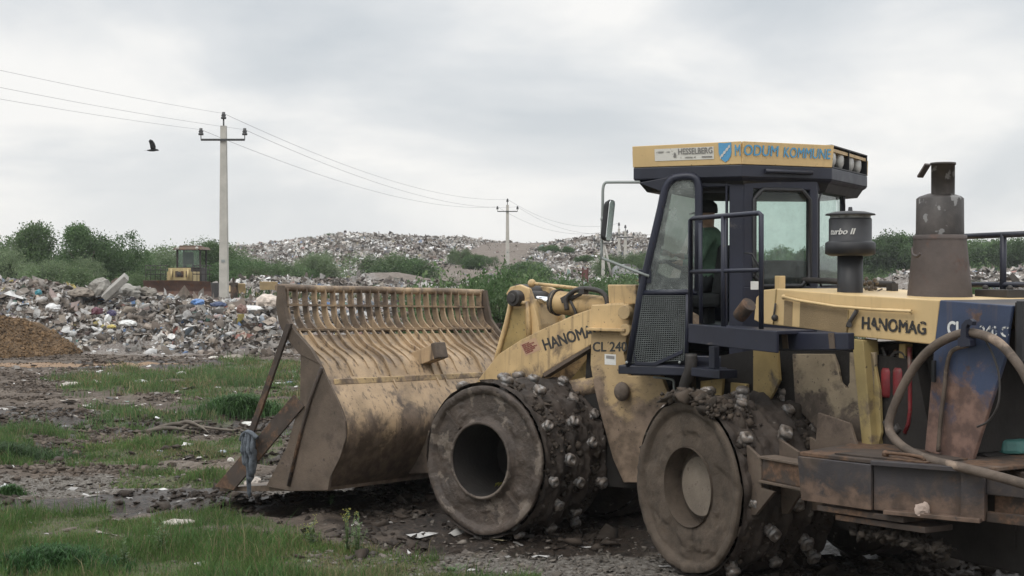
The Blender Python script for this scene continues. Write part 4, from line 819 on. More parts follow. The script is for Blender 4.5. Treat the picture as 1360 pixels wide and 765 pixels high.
# ---- lift arms, tilt linkage
armp = [(596, 560), (640, 497), (662, 470), (690, 452), (718, 438), (762, 418), (806, 403), (828, 402), (828, 440), (784, 458), (722, 495), (700, 545), (660, 590), (610, 600)]
for s_ in (1, -1):
    m = MB(); ap = XZ('f', armp, .50); m.prism(ap, s_*.46-.035, s_*.46+.035); arm = m.build('lift_arm', mY, CM, 'f', .008)
    m = MB(); e_ = XZ('f', [(722, 496), (784, 459), (785, 463), (724, 501)], .5); m.prism(e_, s_*.46-.05, s_*.46+.06); m.build('arm_flange', mPl, arm, 'f', .003)
    if s_ == 1:
        a_ = [L('f', u, v, y=.4975) for u, v in ((724, 466), (800, 443), (719, 451))]
        write('lettering', 'HANOMAG', 'f', a_[0], a_[1], a_[2], tY, arm, .035)
        q_ = [L('f', u, v, y=.4972) for u, v in ((698, 473), (719, 464), (690, 457), (711, 448))]
        m = MB(); m.add([q_[0], q_[1], q_[3], q_[2]], [(0, 1, 2, 3)]); m.build('warning_sticker', worn('red_print_sticker', (.42, .27, .17), .25, .1, 40), arm, 'f')
        for r_ in range(6):
            t0 = .12+.13*r_; a0 = q_[0].lerp(q_[2], t0); a1 = q_[1].lerp(q_[3], t0); b0 = a0.lerp(a1, .08); b1 = a0.lerp(a1, .55+.35*((r_*37) % 5)/4); up = (q_[2]-q_[0]).normalized()*.016; n_ = Vector((0, .002, 0))
            m = MB(); m.add([b0+n_, b1+n_, b1+up+n_, b0+up+n_], [(0, 1, 2, 3)]); m.build('print_line', worn('red_print', (.20, .06, .045), .45, .08, 60) if r_ == 0 else MATS.get('rp') or bpy.data.materials['red_print'], arm, 'f')
# tilt lever
yt = .22
tl = [(653, 500), (662, 463), (671, 430), (678, 397), (674, 390), (680, 381), (692, 378), (704, 383), (708, 395), (714, 415), (718, 432), (719, 445), (712, 462), (690, 470), (668, 492)]
m = MB(); tp = XZ('f', tl, yt); m.prism(tp, yt-.03, yt+.03); m.prism(tp, -yt-.03, -yt+.03)
m.prism(XZ('f', [(660, 480), (671, 430), (675, 400), (690, 392), (704, 398), (712, 430), (714, 455)], yt), -yt, yt)
tl_ = m.build('tilt_lever', mY, CM, 'f', .01)
# raised border that leaves the recess
bo = [(655, 492), (664, 460), (673, 428), (679, 402), (700, 402), (702, 425), (703, 452)]; b3 = [L('f', u, v, y=yt+.05) for u, v in bo]
m = MB(); m.tube(b3, .028, 6); m.build('lever_rim', mY, tl_, 'f')
rc = XZ('f', [(664, 470), (673, 434), (680, 410), (697, 409), (698, 430), (699, 450)], yt+.032); m = MB(); m.prism(rc, yt+.028, yt+.034); m.build('lever_recess', mYd, tl_, 'f')
m = MB(); c_ = L('f', 683, 396, y=yt+.1); m.cyl((c_.x, yt+.13, c_.z), (c_.x, -yt-.13, c_.z), .085); m.cyl((c_.x, yt+.15, c_.z), (c_.x, yt+.13, c_.z), .05); m.build('pivot_pin', mHose, tl_, 'f', .01)
m = MB(); c2 = L('f', 700, 390, y=0.); m.cyl((c2.x, -.16, c2.z), (c2.x, .16, c2.z), .10); m.prism([(c2.x-.1, c2.z-.35), (c2.x+.08, c2.z-.4), (c2.x+.1, c2.z), (c2.x-.08, c2.z+.03)], -.14, .14); m.build('rod_eye', mHose, tl_, 'f', .01)
a_ = L('f', 700, 394, y=.05); b_ = L('f', 745, 402, y=.05); c_ = L('f', 830, 413, y=.05); a_ = b_+(b_-c_).normalized()*.52
m = MB(); m.cyl(a_, b_, .042); m.build('tilt_rod', mChr, CM, 'f')
dv = (c_-b_).normalized(); b0 = b_-dv*.08
m = MB(); m.tube([b0, b0+dv*.03, b0+dv*.04, c_], [.125, .138, .122, .122], 28); tcyl = m.build('tilt_cylinder', mY, CM, 'f')
m = MB(); m.tube([b0-dv*.012, b0+dv*.055], [.128, .143], 28); m.build('cylinder_gland', mHose, tcyl, 'f')
m = MB(); g_ = [L('f', u, v, y=.24) for u, v in ((697, 376), (735, 380), (776, 385))]; m.tube([(p.x, .12, p.z) for p in g_], .018, 8); m.ball((g_[0].x, .12, g_[0].z), .045); m.build('linkage_rod', mY, CM, 'f')
m = MB(); h_ = spline([L('f', u, v, y=.2) for u, v in ((753, 412), (752, 398), (759, 389), (770, 384), (785, 384), (799, 388), (806, 398), (806, 412))], 6); m.tube(h_, .026, 8); m.build('hose', mHose, CM, 'f')
m = MB(); c_ = L('f', 754, 396, y=.16); m.box(c_, (.13, .08, .06), Matrix.Rotation(R_(25), 3, 'Y')); c_ = L('f', 775, 387, y=.2); m.box(c_, (.07, .08, .06)); c_ = L('f', 764, 392, y=.17); m.tube([L('f', 757, 398, y=.17), L('f', 772, 390, y=.17)], .02, 6); m.tube([L('f', 757, 398, y=.17), L('f', 763, 410, y=.17), L('f', 766, 420, y=.17)], .018, 6); m.build('hose_clamp', mHose, CM, 'f', .004)
# front frame: tower plates, ledge, box, lower body
fp = [(785, 441), (834, 437), (828, 470), (834, 499), (878, 499), (889, 528), (874, 560), (864, 600), (857, 641), (828, 641), (814, 610), (800, 560), (790, 520), (784, 485)]
for s_ in (1, -1):
    m = MB(); m.prism(XZ('f', fp, .50), s_*.47-.03, s_*.47+.03); tw = m.build('frame_plate', mYm, CM, 'f', .008)
    if s_ == 1:
        a_ = [L('f', u, v, y=.502) for u, v in ((787, 467), (833, 467), (787, 454))]; write('lettering', 'CL 240', 'f', a_[0], a_[1], a_[2], tY, tw, .03)
        q_ = [L('f', u, v, y=.502) for u, v in ((803, 484), (818, 485), (818, 471), (803, 470))]; m = MB(); m.add(q_, [(0, 1, 2, 3)]); m.build('maker_plate', mWhite, tw, 'f')
        q_ = [L('f', u, v, y=.505) for u, v in ((805, 476), (816, 477), (816, 473), (805, 472))]; m = MB(); m.add(q_, [(0, 1, 2, 3)]); m.build('plate_print', tGr, tw, 'f')
m = MB(); q_ = [L('f', u, v, y=.52) for u, v in ((783, 437), (834, 437))]; m.box(((q_[0].x+q_[1].x)/2, .50, q_[0].z), (abs(q_[0].x-q_[1].x), .16, .03)); m.build('frame_ledge', mY, CM, 'f', .006)
m = MB(); bx_ = XZ('f', [(785, 405), (835, 403), (835, 438), (784, 440)], .5); m.prism(bx_, -.5, .5); m.build('tower_head', mY, CM, 'f', .01)
m = MB(); bx_ = XZ('f', [(808, 378), (846, 378), (846, 404), (810, 404)], .42); m.prism(bx_, .08, .44); m.build('tower_box', mY, CM, 'f', .012)
m = MB(); c_ = L('f', 832, 415, y=.53); m.cyl((c_.x, .5, c_.z), (c_.x, .58, c_.z), .07); m.cyl((c_.x, .5, c_.z-.17), (c_.x, .56, c_.z-.17), .06); m.build('pin_boss', mYm, CM, 'f', .008)
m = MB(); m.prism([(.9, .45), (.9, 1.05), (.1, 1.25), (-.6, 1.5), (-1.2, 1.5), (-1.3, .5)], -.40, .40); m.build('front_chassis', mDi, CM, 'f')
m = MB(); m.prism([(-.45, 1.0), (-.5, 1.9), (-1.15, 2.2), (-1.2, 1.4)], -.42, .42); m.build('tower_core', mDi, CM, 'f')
m = MB(); a_ = L('f', 735, 523, y=.36); b_ = L('f', 800, 510, y=.36); m.tube([a_, b_], .10, 20); m.build('lift_cylinder', mYm, CM, 'f')
m = MB(); m.tube([a_, a_+(a_-b_)*.9], .045, 12); m.build('lift_rod', mChr, CM, 'f')
m = MB(); q_ = [L('f', u, v, y=.3) for u, v in ((765, 487), (782, 462))]; m.prism(XZ('f', [(752, 512), (784, 470), (792, 508)], .3), .24, .30); m.build('gusset', mYd, CM, 'f', .006)
m = MB(); c_ = L('f', 826, 520, y=.56); m.ball(c_, .085, sq=(1, .7, 1.1)); m.build('hitch_knuckle', mRub, CM, 'f')
# pivot between the frames
m = MB(); m.cyl((1.45, 0, .35), (1.45, 0, 1.6), .2); m.box((1.1, 0, .95), (1.0, .6, .5)); m.build('articulation_joint', mDi, CM, 'r', .01)
# ================================================================ rear frame
def rx(u, v, y): p = L('r', u, v, y=y); return (p.x, p.z)
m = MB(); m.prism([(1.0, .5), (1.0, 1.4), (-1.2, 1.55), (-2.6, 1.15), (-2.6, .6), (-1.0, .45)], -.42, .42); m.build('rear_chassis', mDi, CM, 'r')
def plates(name, pl, y, th, mt, bev=.006): m = MB(); m.prism(XZ('r', pl, y), y-th, y); return m.build(name, mt, CM, 'r', bev)
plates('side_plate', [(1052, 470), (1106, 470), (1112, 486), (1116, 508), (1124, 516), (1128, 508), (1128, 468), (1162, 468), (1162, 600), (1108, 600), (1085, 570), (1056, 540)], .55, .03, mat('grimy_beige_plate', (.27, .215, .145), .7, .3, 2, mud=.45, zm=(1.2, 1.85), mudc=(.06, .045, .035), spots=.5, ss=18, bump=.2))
plates('side_plate', [(1000, 463), (1032, 466), (1035, 505), (1028, 520), (1020, 534), (1000, 524)], .62, .03, mYd)
plates('side_plate', [(930, 506), (960, 503), (956, 545), (930, 545)], .62, .03, mYd)
plates('side_plate', [(970, 508), (992, 510), (990, 560), (970, 560)], .6, .03, mYd)
plates('gusset', [(1086, 548), (1128, 562), (1140, 600), (1082, 600)], .72, .03, mPl)
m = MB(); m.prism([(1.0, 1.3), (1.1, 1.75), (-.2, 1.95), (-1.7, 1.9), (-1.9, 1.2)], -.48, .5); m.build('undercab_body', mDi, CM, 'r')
# under-cab fittings
m = MB(); q0 = L('r', 935, 488, y=.72); m.box((q0.x-.15, .72, q0.z-.04), (.42, .2, .075)); m.box((q0.x-.15, .72, q0.z+.1), (.08, .06, .2)); m.build('cab_mount', mBd, CM, 'r', .006)
m = MB(); m.tube(spline([L('r', u, v, y=.75) for u, v in ((918, 470), (917, 490), (910, 510), (905, 535))], 5), .055, 10); m.build('air_duct', mHose, CM, 'r')
m = MB(); m.tube(spline([L('f', u, v, y=.60) for u, v in ((868, 501), (892, 504), (895, 512), (895, 530))], 5), .012, 6); m.build('grab_handle', mGrS, CM, 'f')
# hood
zt0, zt1 = 2.44, 2.365
hx0, hx1 = rx(1012, 384, .6)[0], rx(1248, 398, .6)[0]
side = [(1014, 385), (1030, 383.5), (1130, 391.5), (1248, 398.5), (1241, 458), (1126, 446), (1126, 443), (1040, 433), (1012, 430), (1001, 425), (1004, 395)]
hs = XZ('r', side, .60)
m = MB(); m.prism(hs, -.60, .60); hood = m.build('hood', mYh, CM, 'r', .028)
for q_, nm_ in (([(1042, 399), (1053, 400.5), (1052, 433.5), (1041, 432)], 0), ([(1063, 401), (1127, 408), (1124, 443), (1062, 434.5)], 1)):
    m = MB(); m.prism(XZ('r', q_, .6), .596, .603); m.build('louvre', mat('louvre_tan', (.30, .215, .115), .7, .2, 3, spots=.5, spotc=(.2, .14, .08), ss=120, bump=.5, bs=160), hood, 'r')
for a0, a1 in (((1031, 384), (1027, 431)), ((1127, 408), (1125, 446))):
    m = MB(); m.tube([L('r', *a0, y=.604), L('r', *a1, y=.604)], .006, 5); m.build('panel_seam', mYd, hood, 'r')
m = MB(); m.tube([L('r', u, v, y=.64) for u, v in ((1041, 394.5), (1060, 399), (1110, 407), (1160, 411), (1211, 413), (1210, 417))], .013, 7); m.ball(L('r', 1041, 394.5, y=.63), .022, 8, 6); m.build('support_rod', mYh, hood, 'r')
m = MB(); m.tube([L('r', u, v, y=.63) for u, v in ((1138, 412), (1127, 430), (1126, 434))], .018, 7); m.tube([L('r', 1128, 431, y=.6), L('r', 1128, 431, y=.68)], .022, 7); m.build('latch', mHose, hood, 'r')
m = MB(); m.tube([L('r', u, v, y=.62) for u, v in ((1030, 403), (1028, 418), (1027, 425))], .010, 6); m.ball(L('r', 1029, 422, y=.62), .03, 8, 6); m.build('latch', mHose, hood, 'r')
a_ = [L('r', u, v, y=.606) for u, v in ((1144, 437), (1230, 445), (1144, 419.5))]; a_[2] = L('r', 1144.5, 420, y=.606)
write('lettering', 'HANOMAG', 'r', a_[0], a_[1], a_[2], tYw, hood, .045)
# engine bay
m = MB(); m.prism([(-.95, 1.2), (-.95, 2.0), (-2.0, 2.0), (-2.0, 1.2)], -.5, .38); m.build('engine_block', mDi, CM, 'r')
eng = CM
m = MB()
for u in (1180, 1196): c_ = L('r', u, 508, y=.47); m.lathe([(.0, -.115), (.052, -.115), (.058, -.09), (.058, .09), (.045, .115), (0, .115)], 18, T(*c_))
m.build('oil_filter', mRed, CM, 'r')
m = MB(); m.tube([L('r', u, v, y=.5) for u, v in ((1208, 461), (1209, 500), (1209, 545), (1207, 562), (1202, 575))], .018, 8); m.build('red_pipe', mRed, CM, 'r')
r_ = random.Random(12)
for i in range(12):
    u0, v0 = r_.uniform(1172, 1222), r_.uniform(455, 480); pts = [(u0, v0)]
    for k in range(3): pts.append((min(1226, max(1170, pts[-1][0]+r_.uniform(-14, 14))), pts[-1][1]+r_.uniform(18, 42)))
    yy = r_.uniform(.40, .46); m = MB(); m.tube(spline([L('r', u, v, y=yy) for u, v in pts], 5), r_.uniform(.006, .016), 6); m.ball(L('r', *pts[1], y=yy+.01), .026, 8, 6); m.build('engine_hose', [mHose, mK, mRu][i % 3], CM, 'r')
for u, v, w_, h_ in ((1178, 545, .20, .12), (1205, 585, .26, .10), (1222, 520, .06, .30), (1182, 480, .14, .10)):
    m = MB(); m.box(L('r', u, v, y=.41), (w_, .08, h_)); m.build('engine_part', mRu, CM, 'r', .012)
m = MB(); c_ = L('r', 1203, 470, y=.45); m.box(c_, (.07, .08, .16)); m.build('solenoid', mYd, CM, 'r', .006)
m = MB(); m.tube(spline([L('r', u, v, y=.48) for u, v in ((1180, 480), (1190, 468), (1203, 476), (1200, 530), (1190, 560), (1196, 590))], 5), .014, 7); m.tube([L('r', 1176, 560, y=.5), L('r', 1188, 575, y=.5), L('r', 1195, 566, y=.5)], .035, 8); m.tube(spline([L('r', u, v, y=.45) for u, v in ((1178, 550), (1195, 535), (1216, 540), (1222, 590))], 5), .02, 7); m.build('engine_pipework', mHose, CM, 'r')
# bracket post
m = MB(); p1 = XZ('r', [(1131, 450), (1146, 452), (1158, 597), (1145, 597)], .62); m.prism(p1, .46, .62); post = m.build('post', mat('mustard_paint', (.30, .23, .10), .6, .25, 2, mud=.4, spots=.15), CM, 'r', .008)
m = MB(); p2 = XZ('r', [(1149, 462), (1159, 470), (1168, 520), (1170, 575), (1166, 592), (1160, 590)], .55); m.prism(p2, .52, .55); m.build('post_web', MATS['mustard_paint'], post, 'r', .006)
# navy platform beside the cab
zp = L('r', 960, 433, y=1.2).z
m = MB(); x0_, x1_ = L('r', 914, 440, y=1.2).x, L('r', 1031, 440, y=1.2).x
m.box(((x0_+x1_)/2, 1.0, zp-.03), (x0_-x1_, .38, .03)); pb0 = XZ('r', [(914, 430), (1031, 440), (1031, 469), (914, 455)], 1.2); m.prism(pb0, 1.17, 1.2); plat = m.build('platform', mB, CM, 'r', .006)
m = MB(); pb1 = XZ('r', [(1031, 441), (1126, 442), (1126, 465), (1031, 466)], .98); m.prism(pb1, .91, .98); m.build('walkway', mB, CM, 'r', .01)
for u in (1042, 1104): m = MB(); m.prism(XZ('r', [(u-4, 442), (u+3, 442), (u+5, 463), (u-2, 463)], .985), .978, .988); m.build('hinge_plate', mPl, CM, 'r')
# railing of the platform
m = MB(); R1 = .021
def rl(pts, r=R1, y=1.16): m.tube([L('r', u, v, y=y) for u, v in pts], r, 8)
rl([(917, 436), (917, 292), (921, 290), (1008, 283), (1011, 285), (1011, 437)]); rl([(917, 361), (1011, 358.5)], .018); rl([(961, 436), (961, 288)], .023)
rl([(931, 430), (930, 296)], .018, 1.16-.35); 
rail = m.build('railing', mB, CM, 'r')
m = MB(); m.cyl(L('r', 982, 420, y=1.0), L('r', 995, 404, y=1.0), .062, .066, 16); m.build('rusty_cup', mRu, plat, 'r', .004)
# air cleaner
cxr, cyr = -.76, .30; zb = 2.40
def rev(prof, name, mt, x, y, par=CM, n=32, k='r'): m = MB(); m.lathe(prof, n, T(x, y, 0)); return m.build(name, mt, par, k)
pa = L('r', 1129, 385, y=.3); pz = lambda v: L('r', 1129, v, y=.3).z
x_, y_ = pa.x, .3; s_ = pa.x
ac = rev([(.105, pz(392)), (.105, pz(338)), (0, pz(338))], 'air_cleaner', mK, x_, y_)
rev([(0, pz(340)), (.16, pz(340)), (.205, pz(337)), (.205, pz(323)), (.19, pz(321)), (.175, pz(320)), (.175, pz(292)), (.17, pz(290)), (0, pz(290))], 'cleaner_bowl', mK, x_, y_, ac)
rev([(.165, pz(291)), (.165, pz(284))], 'cleaner_mesh', mat('mesh_sleeve', (.30, .30, .29), .5, .4, 9, bump=.3, bs=70, spots=.5, ss=60), x_, y_, ac)
rev([(.17, pz(285)), (.205, pz(286)), (.20, pz(284)), (.12, pz(281)), (.02, pz(280)), (.015, pz(275)), (0, pz(275))], 'cleaner_cap', mK, x_, y_, ac)
# lettering wrapped round the bowl
def wrap(name, s, x, y, r, a0, a1, z0, z1, mt, par, weight=.02, shear=.0):
    me = bold(text_mesh(s, 0, shear), weight); n = len(me.vertices); co = np.empty(n*3); me.vertices.foreach_get('co', co); co = co.reshape(-1, 3); lo, hi = co.min(0), co.max(0); q = (co-lo)/np.maximum(hi-lo, 1e-6)
    A = np.radians(a0+(a1-a0)*q[:, 0]); r = r+co[:, 2]*.2; P = np.c_[x+r*np.cos(A), y+r*np.sin(A), z0+(z1-z0)*q[:, 1]]
    me.vertices.foreach_set('co', P.ravel()); me.materials.clear(); me.materials.append(mt); o = bpy.data.objects.new(name, me); COL.objects.link(o); place(o, par, FRM['r'])
# direction towards the camera in the frame is about (-.87,.5): angle 150
wrap('lettering', 'turbo II', x_, y_, .1785, 77, 152, pz(312), pz(304), mWhite, ac, .03, .3)
# exhaust stack
pb = L('r', 1248, 393, y=.0); xs, yst = pb.x, 0.0; sz = lambda v: L('r', 1248, v, y=.0).z
pm = FRM['r'] @ Vector((xs, yst, 0)); px = F/pm.y   # pixels per metre there
st = rev([(43/px, sz(399)), (42/px, sz(394)), (34/px, sz(318)), (33.5/px, sz(313)), (0, sz(313))], 'exhaust_stack', mSt, xs, yst, CM, 48)
for i in range(9): pass
rev([(34.6/px, sz(318)), (34.8/px, sz(313)), (31/px, sz(312))], 'stack_collar', mSt, xs, yst, st, 48)
rev([(31/px, sz(314)), (30.5/px, sz(264)), (27/px, sz(261)), (15/px, sz(257)), (0, sz(256))], 'stack_sleeve', mStS, xs, yst, st, 48)
rev([(15/px, sz(260)), (15.2/px, sz(220)), (16.5/px, sz(220)), (16.5/px, sz(217)), (14/px, sz(217)), (13.5/px, sz(235)), (0, sz(236))], 'tail_pipe', mStS, xs-.06, yst+.03, st, 32)
m = MB(); pf = [L('r', u, v, y=yst+.04) for u, v in ((1230, 217), (1231, 219), (1220.5, 236), (1219.5, 234))]; m.loft([p+Vector((0, -.045, 0)) for p in pf], [p+Vector((0, .015, 0)) for p in pf]); m.build('rain_flap', mSt, st, 'r')
for i in range(10):
    q = i*.628+.3; m = MB(); m.cyl((xs+39/px*math.cos(q), yst+39/px*math.sin(q), sz(397)), (xs+39/px*math.cos(q), yst+39/px*math.sin(q), sz(393.5)), .016, n=6) if False else m.cyl((xs+47/px*math.cos(q), yst+47/px*math.sin(q), sz(399)), (xs+47/px*math.cos(q), yst+47/px*math.sin(q), sz(396.5)), .014, n=6); m.build('bolt', mHose, st, 'r')
m = MB(); a_ = L('r', 1228, 326, y=.46); m.tube(spline([(xs+.0, yst+.30, sz(330)), (xs-.03, yst+.32, sz(338)), (xs-.09, yst+.335, sz(341)), (xs-.12, yst+.33, sz(337))], 4), .012, 6); m.build('lifting_eye', mSt, st, 'r')
# low bar behind the hood top and twig flowers
m = MB(); m.tube([L('r', u, v, y=-.3) for u, v in ((1014, 371), (1100, 373), (1187, 378))], .028, 8); m.box(L('r', 1185, 384, y=-.3), (.07, .07, .1)); m.build('hood_bar', mHose, CM, 'r')
m = MB(); m.box(L('r', 1036, 378, y=.1), (.07, .07, .16)); m.build('hood_bar_bracket', mYh, CM, 'r', .006)
# rear blue cowl
cow = [(1248.5, 398.5), (1345, 406), (1339, 440), (1336, 472), (1290, 617), (1228, 599), (1241, 458)]
m = MB(); m.prism(XZ('r', cow, .60), .57, .602); cowl = m.build('cowl', mBr, CM, 'r', .008)
ct = XZ('r', [(1248.5, 398.5), (1345, 406)], .6)
m = MB(); m.prism([ct[0], ct[1], (ct[1][0], ct[1][1]-.03), (ct[0][0], ct[0][1]-.03)], -.6, .57); m.build('cowl_top', mBx, cowl, 'r', .006)
m = MB(); m.prism(XZ('r', cow, .60), -.60, -.57); m.build('cowl_side', mBr, cowl, 'r', .008)
# rear grille face
gx = ct[1][0]
m = MB(); m.box((gx-.02, 0, 2.16), (.05, 1.14, .40)); rg = m.build('radiator_grille', mDi, CM, 'r')
m = MB()
for i in range(9): m.box((gx-.055, 0, 1.98+i*.045), (.02, 1.1, .012), Matrix.Rotation(R_(25), 3, 'Y'))
m.box((gx-.05, .575, 2.16), (.05, .03, .42)); m.build('grille_slats', mK, rg, 'r')
for s_ in (1, -1):
    m = MB(); m.lathe([(0, 0), (.075, 0), (.085, .03), (.075, .05), (.04, .065), (0, .07)], 20, T(gx-.06, s_*.42, 2.18) @ Matrix.Rotation(R_(-90), 4, 'Y')); m.build('headlight', mLamp, rg, 'r')
m = MB(); m.box((gx+.45, 0, 1.7), (.04, 1.1, .9)); m.build('radiator_core', mDi, CM, 'r')
# worn white figures on the cowl
a_ = [L('r', u, v, y=.606) for u, v in ((1258, 445), (1278, 446), (1258, 426))]; write('lettering', 'CL', 'r', a_[0], a_[1], a_[2], worn('flaked_white_a', (.62, .62, .60), .40, .03, 14), cowl, .05)
a_ = [L('r', u, v, y=.606) for u, v in ((1301, 446), (1340, 448), (1301, 432))]; write('lettering', '240 C', 'r', a_[0], a_[1], a_[2], tW, cowl, .04)
# hook on the cowl
m = MB(); hk = [L('r', u, v, y=.66) for u, v in ((1297, 437), (1295, 428), (1289, 425), (1283, 429), (1281, 440), (1281, 452), (1284, 458), (1290, 458))]; m.prism(XZ('r', [(1277, 461), (1277.5, 440), (1279, 431), (1284, 425), (1290, 423.5), (1294, 427), (1293, 432), (1289.5, 432), (1287, 430), (1284.5, 435), (1285, 448), (1290, 452), (1291, 459)], .74), .715, .755); m.box(L('r', 1284, 453, y=.66), (.07, .11, .07)); m.build('hook', mB, cowl, 'r')
m = MB(); m.tube(spline([L('r', u, v, y=.635) for u, v in ((1285, 459), (1270, 463), (1262, 470), (1257, 490), (1254, 520), (1250, 550), (1246, 600))], 6), .016, 8); m.build('drain_pipe', mRub, cowl, 'r')
m = MB(); m.tube(spline([L('r', u, v, y=.66) for u, v in ((1305, 445), (1318, 470), (1327, 500), (1326, 535), (1314, 558), (1298, 567))], 6), .008, 6); m.build('cable', mHose, cowl, 'r')
m = MB(); q_ = L('r', 1241, 493, y=.605); m.box((q_.x, .61, q_.z), (.03, .02, .16)); m.build('handle', mK, cowl, 'r')
# right handrail on the hood
m = MB()
for pts, r_ in (([(1270, 314), (1282, 314), (1400, 309)], .024), ([(1270, 378), (1286, 378), (1400, 378)], .022), ([(1332, 398), (1332.5, 311)], .026)):
    m.tube([L('r', u, v, y=-.45) for u, v in pts], r_, 8)
m.build('handrail', mBd, CM, 'r')
q_ = L('r', 1329, 395, y=-.42); m = MB(); m.box((q_.x, q_.y, q_.z), (.34, .22, .13)); m.build('handrail_foot', mHose, CM, 'r', .008)
for dx in (-.13, .12): m = MB(); m.ball((q_.x+dx, q_.y+.04, q_.z+.075), .025, 8, 6); m.build('bolt', mHose, CM, 'r')
# ---- rear deck, toolbox, scrapers
zd = 1.22; zl = .86
def V2(u, v, z): p = L('r', u, v, z=z); return (p.x, p.y)
A1, B1 = V2(1062, 600, zd), V2(1160, 611, zd)      # outer long side
B1 = (B1[0], A1[1]-.0 if False else B1[1])
C1 = V2(1310, 622, zd); 
dk = [A1, B1, (C1[0], C1[1]), (C1[0], -1.2), (-1.1, -1.2), (-1.1, .55), (A1[0]+.2, .75)]
m = MB(); m.box((-2.2, -.45, .66), (2.0, 1.7, .5)); m.build('shade_filler_box', mDi, CM, 'r', .02)  # added dark mass that fills in the deep shade under the deck
m = MB(); m.slab([(x, y) for x, y in dk], zd-.03, zd); deck = m.build('rear_deck', mRu, CM, 'r', .006)
A2, B2 = V2(1068, 663, zl), V2(1160, 685, zl)
def panel(name, a, b, za, zb2, th, mt, par, a2=None, b2=None):
    a2 = a2 or a; b2 = b2 or b; d_ = Vector((b[0]-a[0], b[1]-a[1], 0)).normalized(); n_ = Vector((-d_.y, d_.x, 0))*th
    t_ = [Vector((*a, za)), Vector((*b, za)), Vector((*b2, zb2)), Vector((*a2, zb2))]; m = MB(); m.loft(t_, [p+n_ for p in t_]); return m.build(name, mt, par, 'r', .005)
ob_ = panel('toolbox_side', A1, B1, zd-.032, zl, -.03, mBx, deck, (A1[0]-.02, A1[1]-.02), (B1[0], B1[1]))
C1b = (C1[0], C1[1]); cp = panel('counterweight_face', (B1[0]-.003, B1[1]), C1b, zd-.032, zl, .04, mBx, deck)
# flanges round the recessed face
dB = Vector((C1[0]-B1[0], C1[1]-B1[1], 0)).normalized(); nB = Vector((dB.y, -dB.x, 0)); 
if nB.dot(Vector((0, 1, 0))) < 0: nB = -nB
def strip(u0, u1, z0, z1, w, name='flange', mt=mBx):
    a_ = Vector((*B1, 0))+dB*u0; b_ = Vector((*B1, 0))+dB*u1; m = MB(); m.loft([a_+nB*.0+Vector((0, 0, z0)), b_+Vector((0, 0, z0)), b_+nB*w+Vector((0, 0, z0)), a_+nB*w+Vector((0, 0, z0))], [a_+Vector((0, 0, z1)), b_+Vector((0, 0, z1)), b_+nB*w+Vector((0, 0, z1)), a_+nB*w+Vector((0, 0, z1))]); return m.build(name, mt, deck, 'r', .004)
LB_ = (Vector(C1)-Vector(B1)).length
strip(0, LB_, zd-.03, zd+.003, .07); strip(0.1, LB_-.02, zl-.01, zl+.02, .09); strip(LB_-.16, LB_, zl, zd-.035, .05)
# beams that run on to the right edge
e2 = V2(1420, 640, zd)
panel('rear_beam', C1b, (C1[0]-.9, C1[1]-.33), zd-.06, zd-.18, .04, mBx, deck); panel('rear_beam', (C1[0], C1[1]-.08), (C1[0]-.9, C1[1]-.40), zd-.18, zl+.02, .05, mRu, deck); panel('rear_beam', C1b, (C1[0]-.9, C1[1]-.33), zl+.06, zl-.01, .05, mRu, deck)
m = MB(); m.box((C1[0]-.3, C1[1]-.75, zd-.12), (1.2, .8, .14)); m.build('tow_beam', mRu, deck, 'r', .01)
m = MB(); m.tube(spline([(A1[0]-.55, A1[1]-.32, zd+.012), (A1[0]-.60, A1[1]-.30, zd+.04), (A1[0]-.85, A1[1]-.36, zd+.04), (A1[0]-.90, A1[1]-.38, zd+.012)], 4), .013, 7); m.ball((A1[0]-.58, A1[1]-.31, zd+.03), .028, 8, 6); m.build('lid_handle', mRu, deck, 'r')
m = MB(); m.slab([(A1[0]-.25, A1[1]-.12), (A1[0]-.95, A1[1]-.33), (A1[0]-.95, A1[1]-.75), (A1[0]-.25, A1[1]-.6)], zd+.003, zd+.012); m.build('lid', mRu, deck, 'r')
# lower step under the toolbox
for i, (dz, dy, c0, c1) in enumerate(((0, .04, -.15, -.85), (-.055, .10, -.28, -1.0))):
    m = MB(); xa, xb = A1[0]+c0, A1[0]+c1; m.slab([(xa, A1[1]-dy), (xb, A1[1]-.18-dy), (xb, A1[1]-.55), (xa, A1[1]-.45)], zl-.035+dz-.03, zl-.035+dz+.012); m.build('step', mRu, deck, 'r', .005)
crust('mud_lump', 'r', [(A1[0]-.35, A1[1]-.3, .66), (A1[0]-.75, A1[1]-.38, .66), (A1[0]-1.0, A1[1]-.45, .58)], deck, mClod, .038, 700, 9, .45)
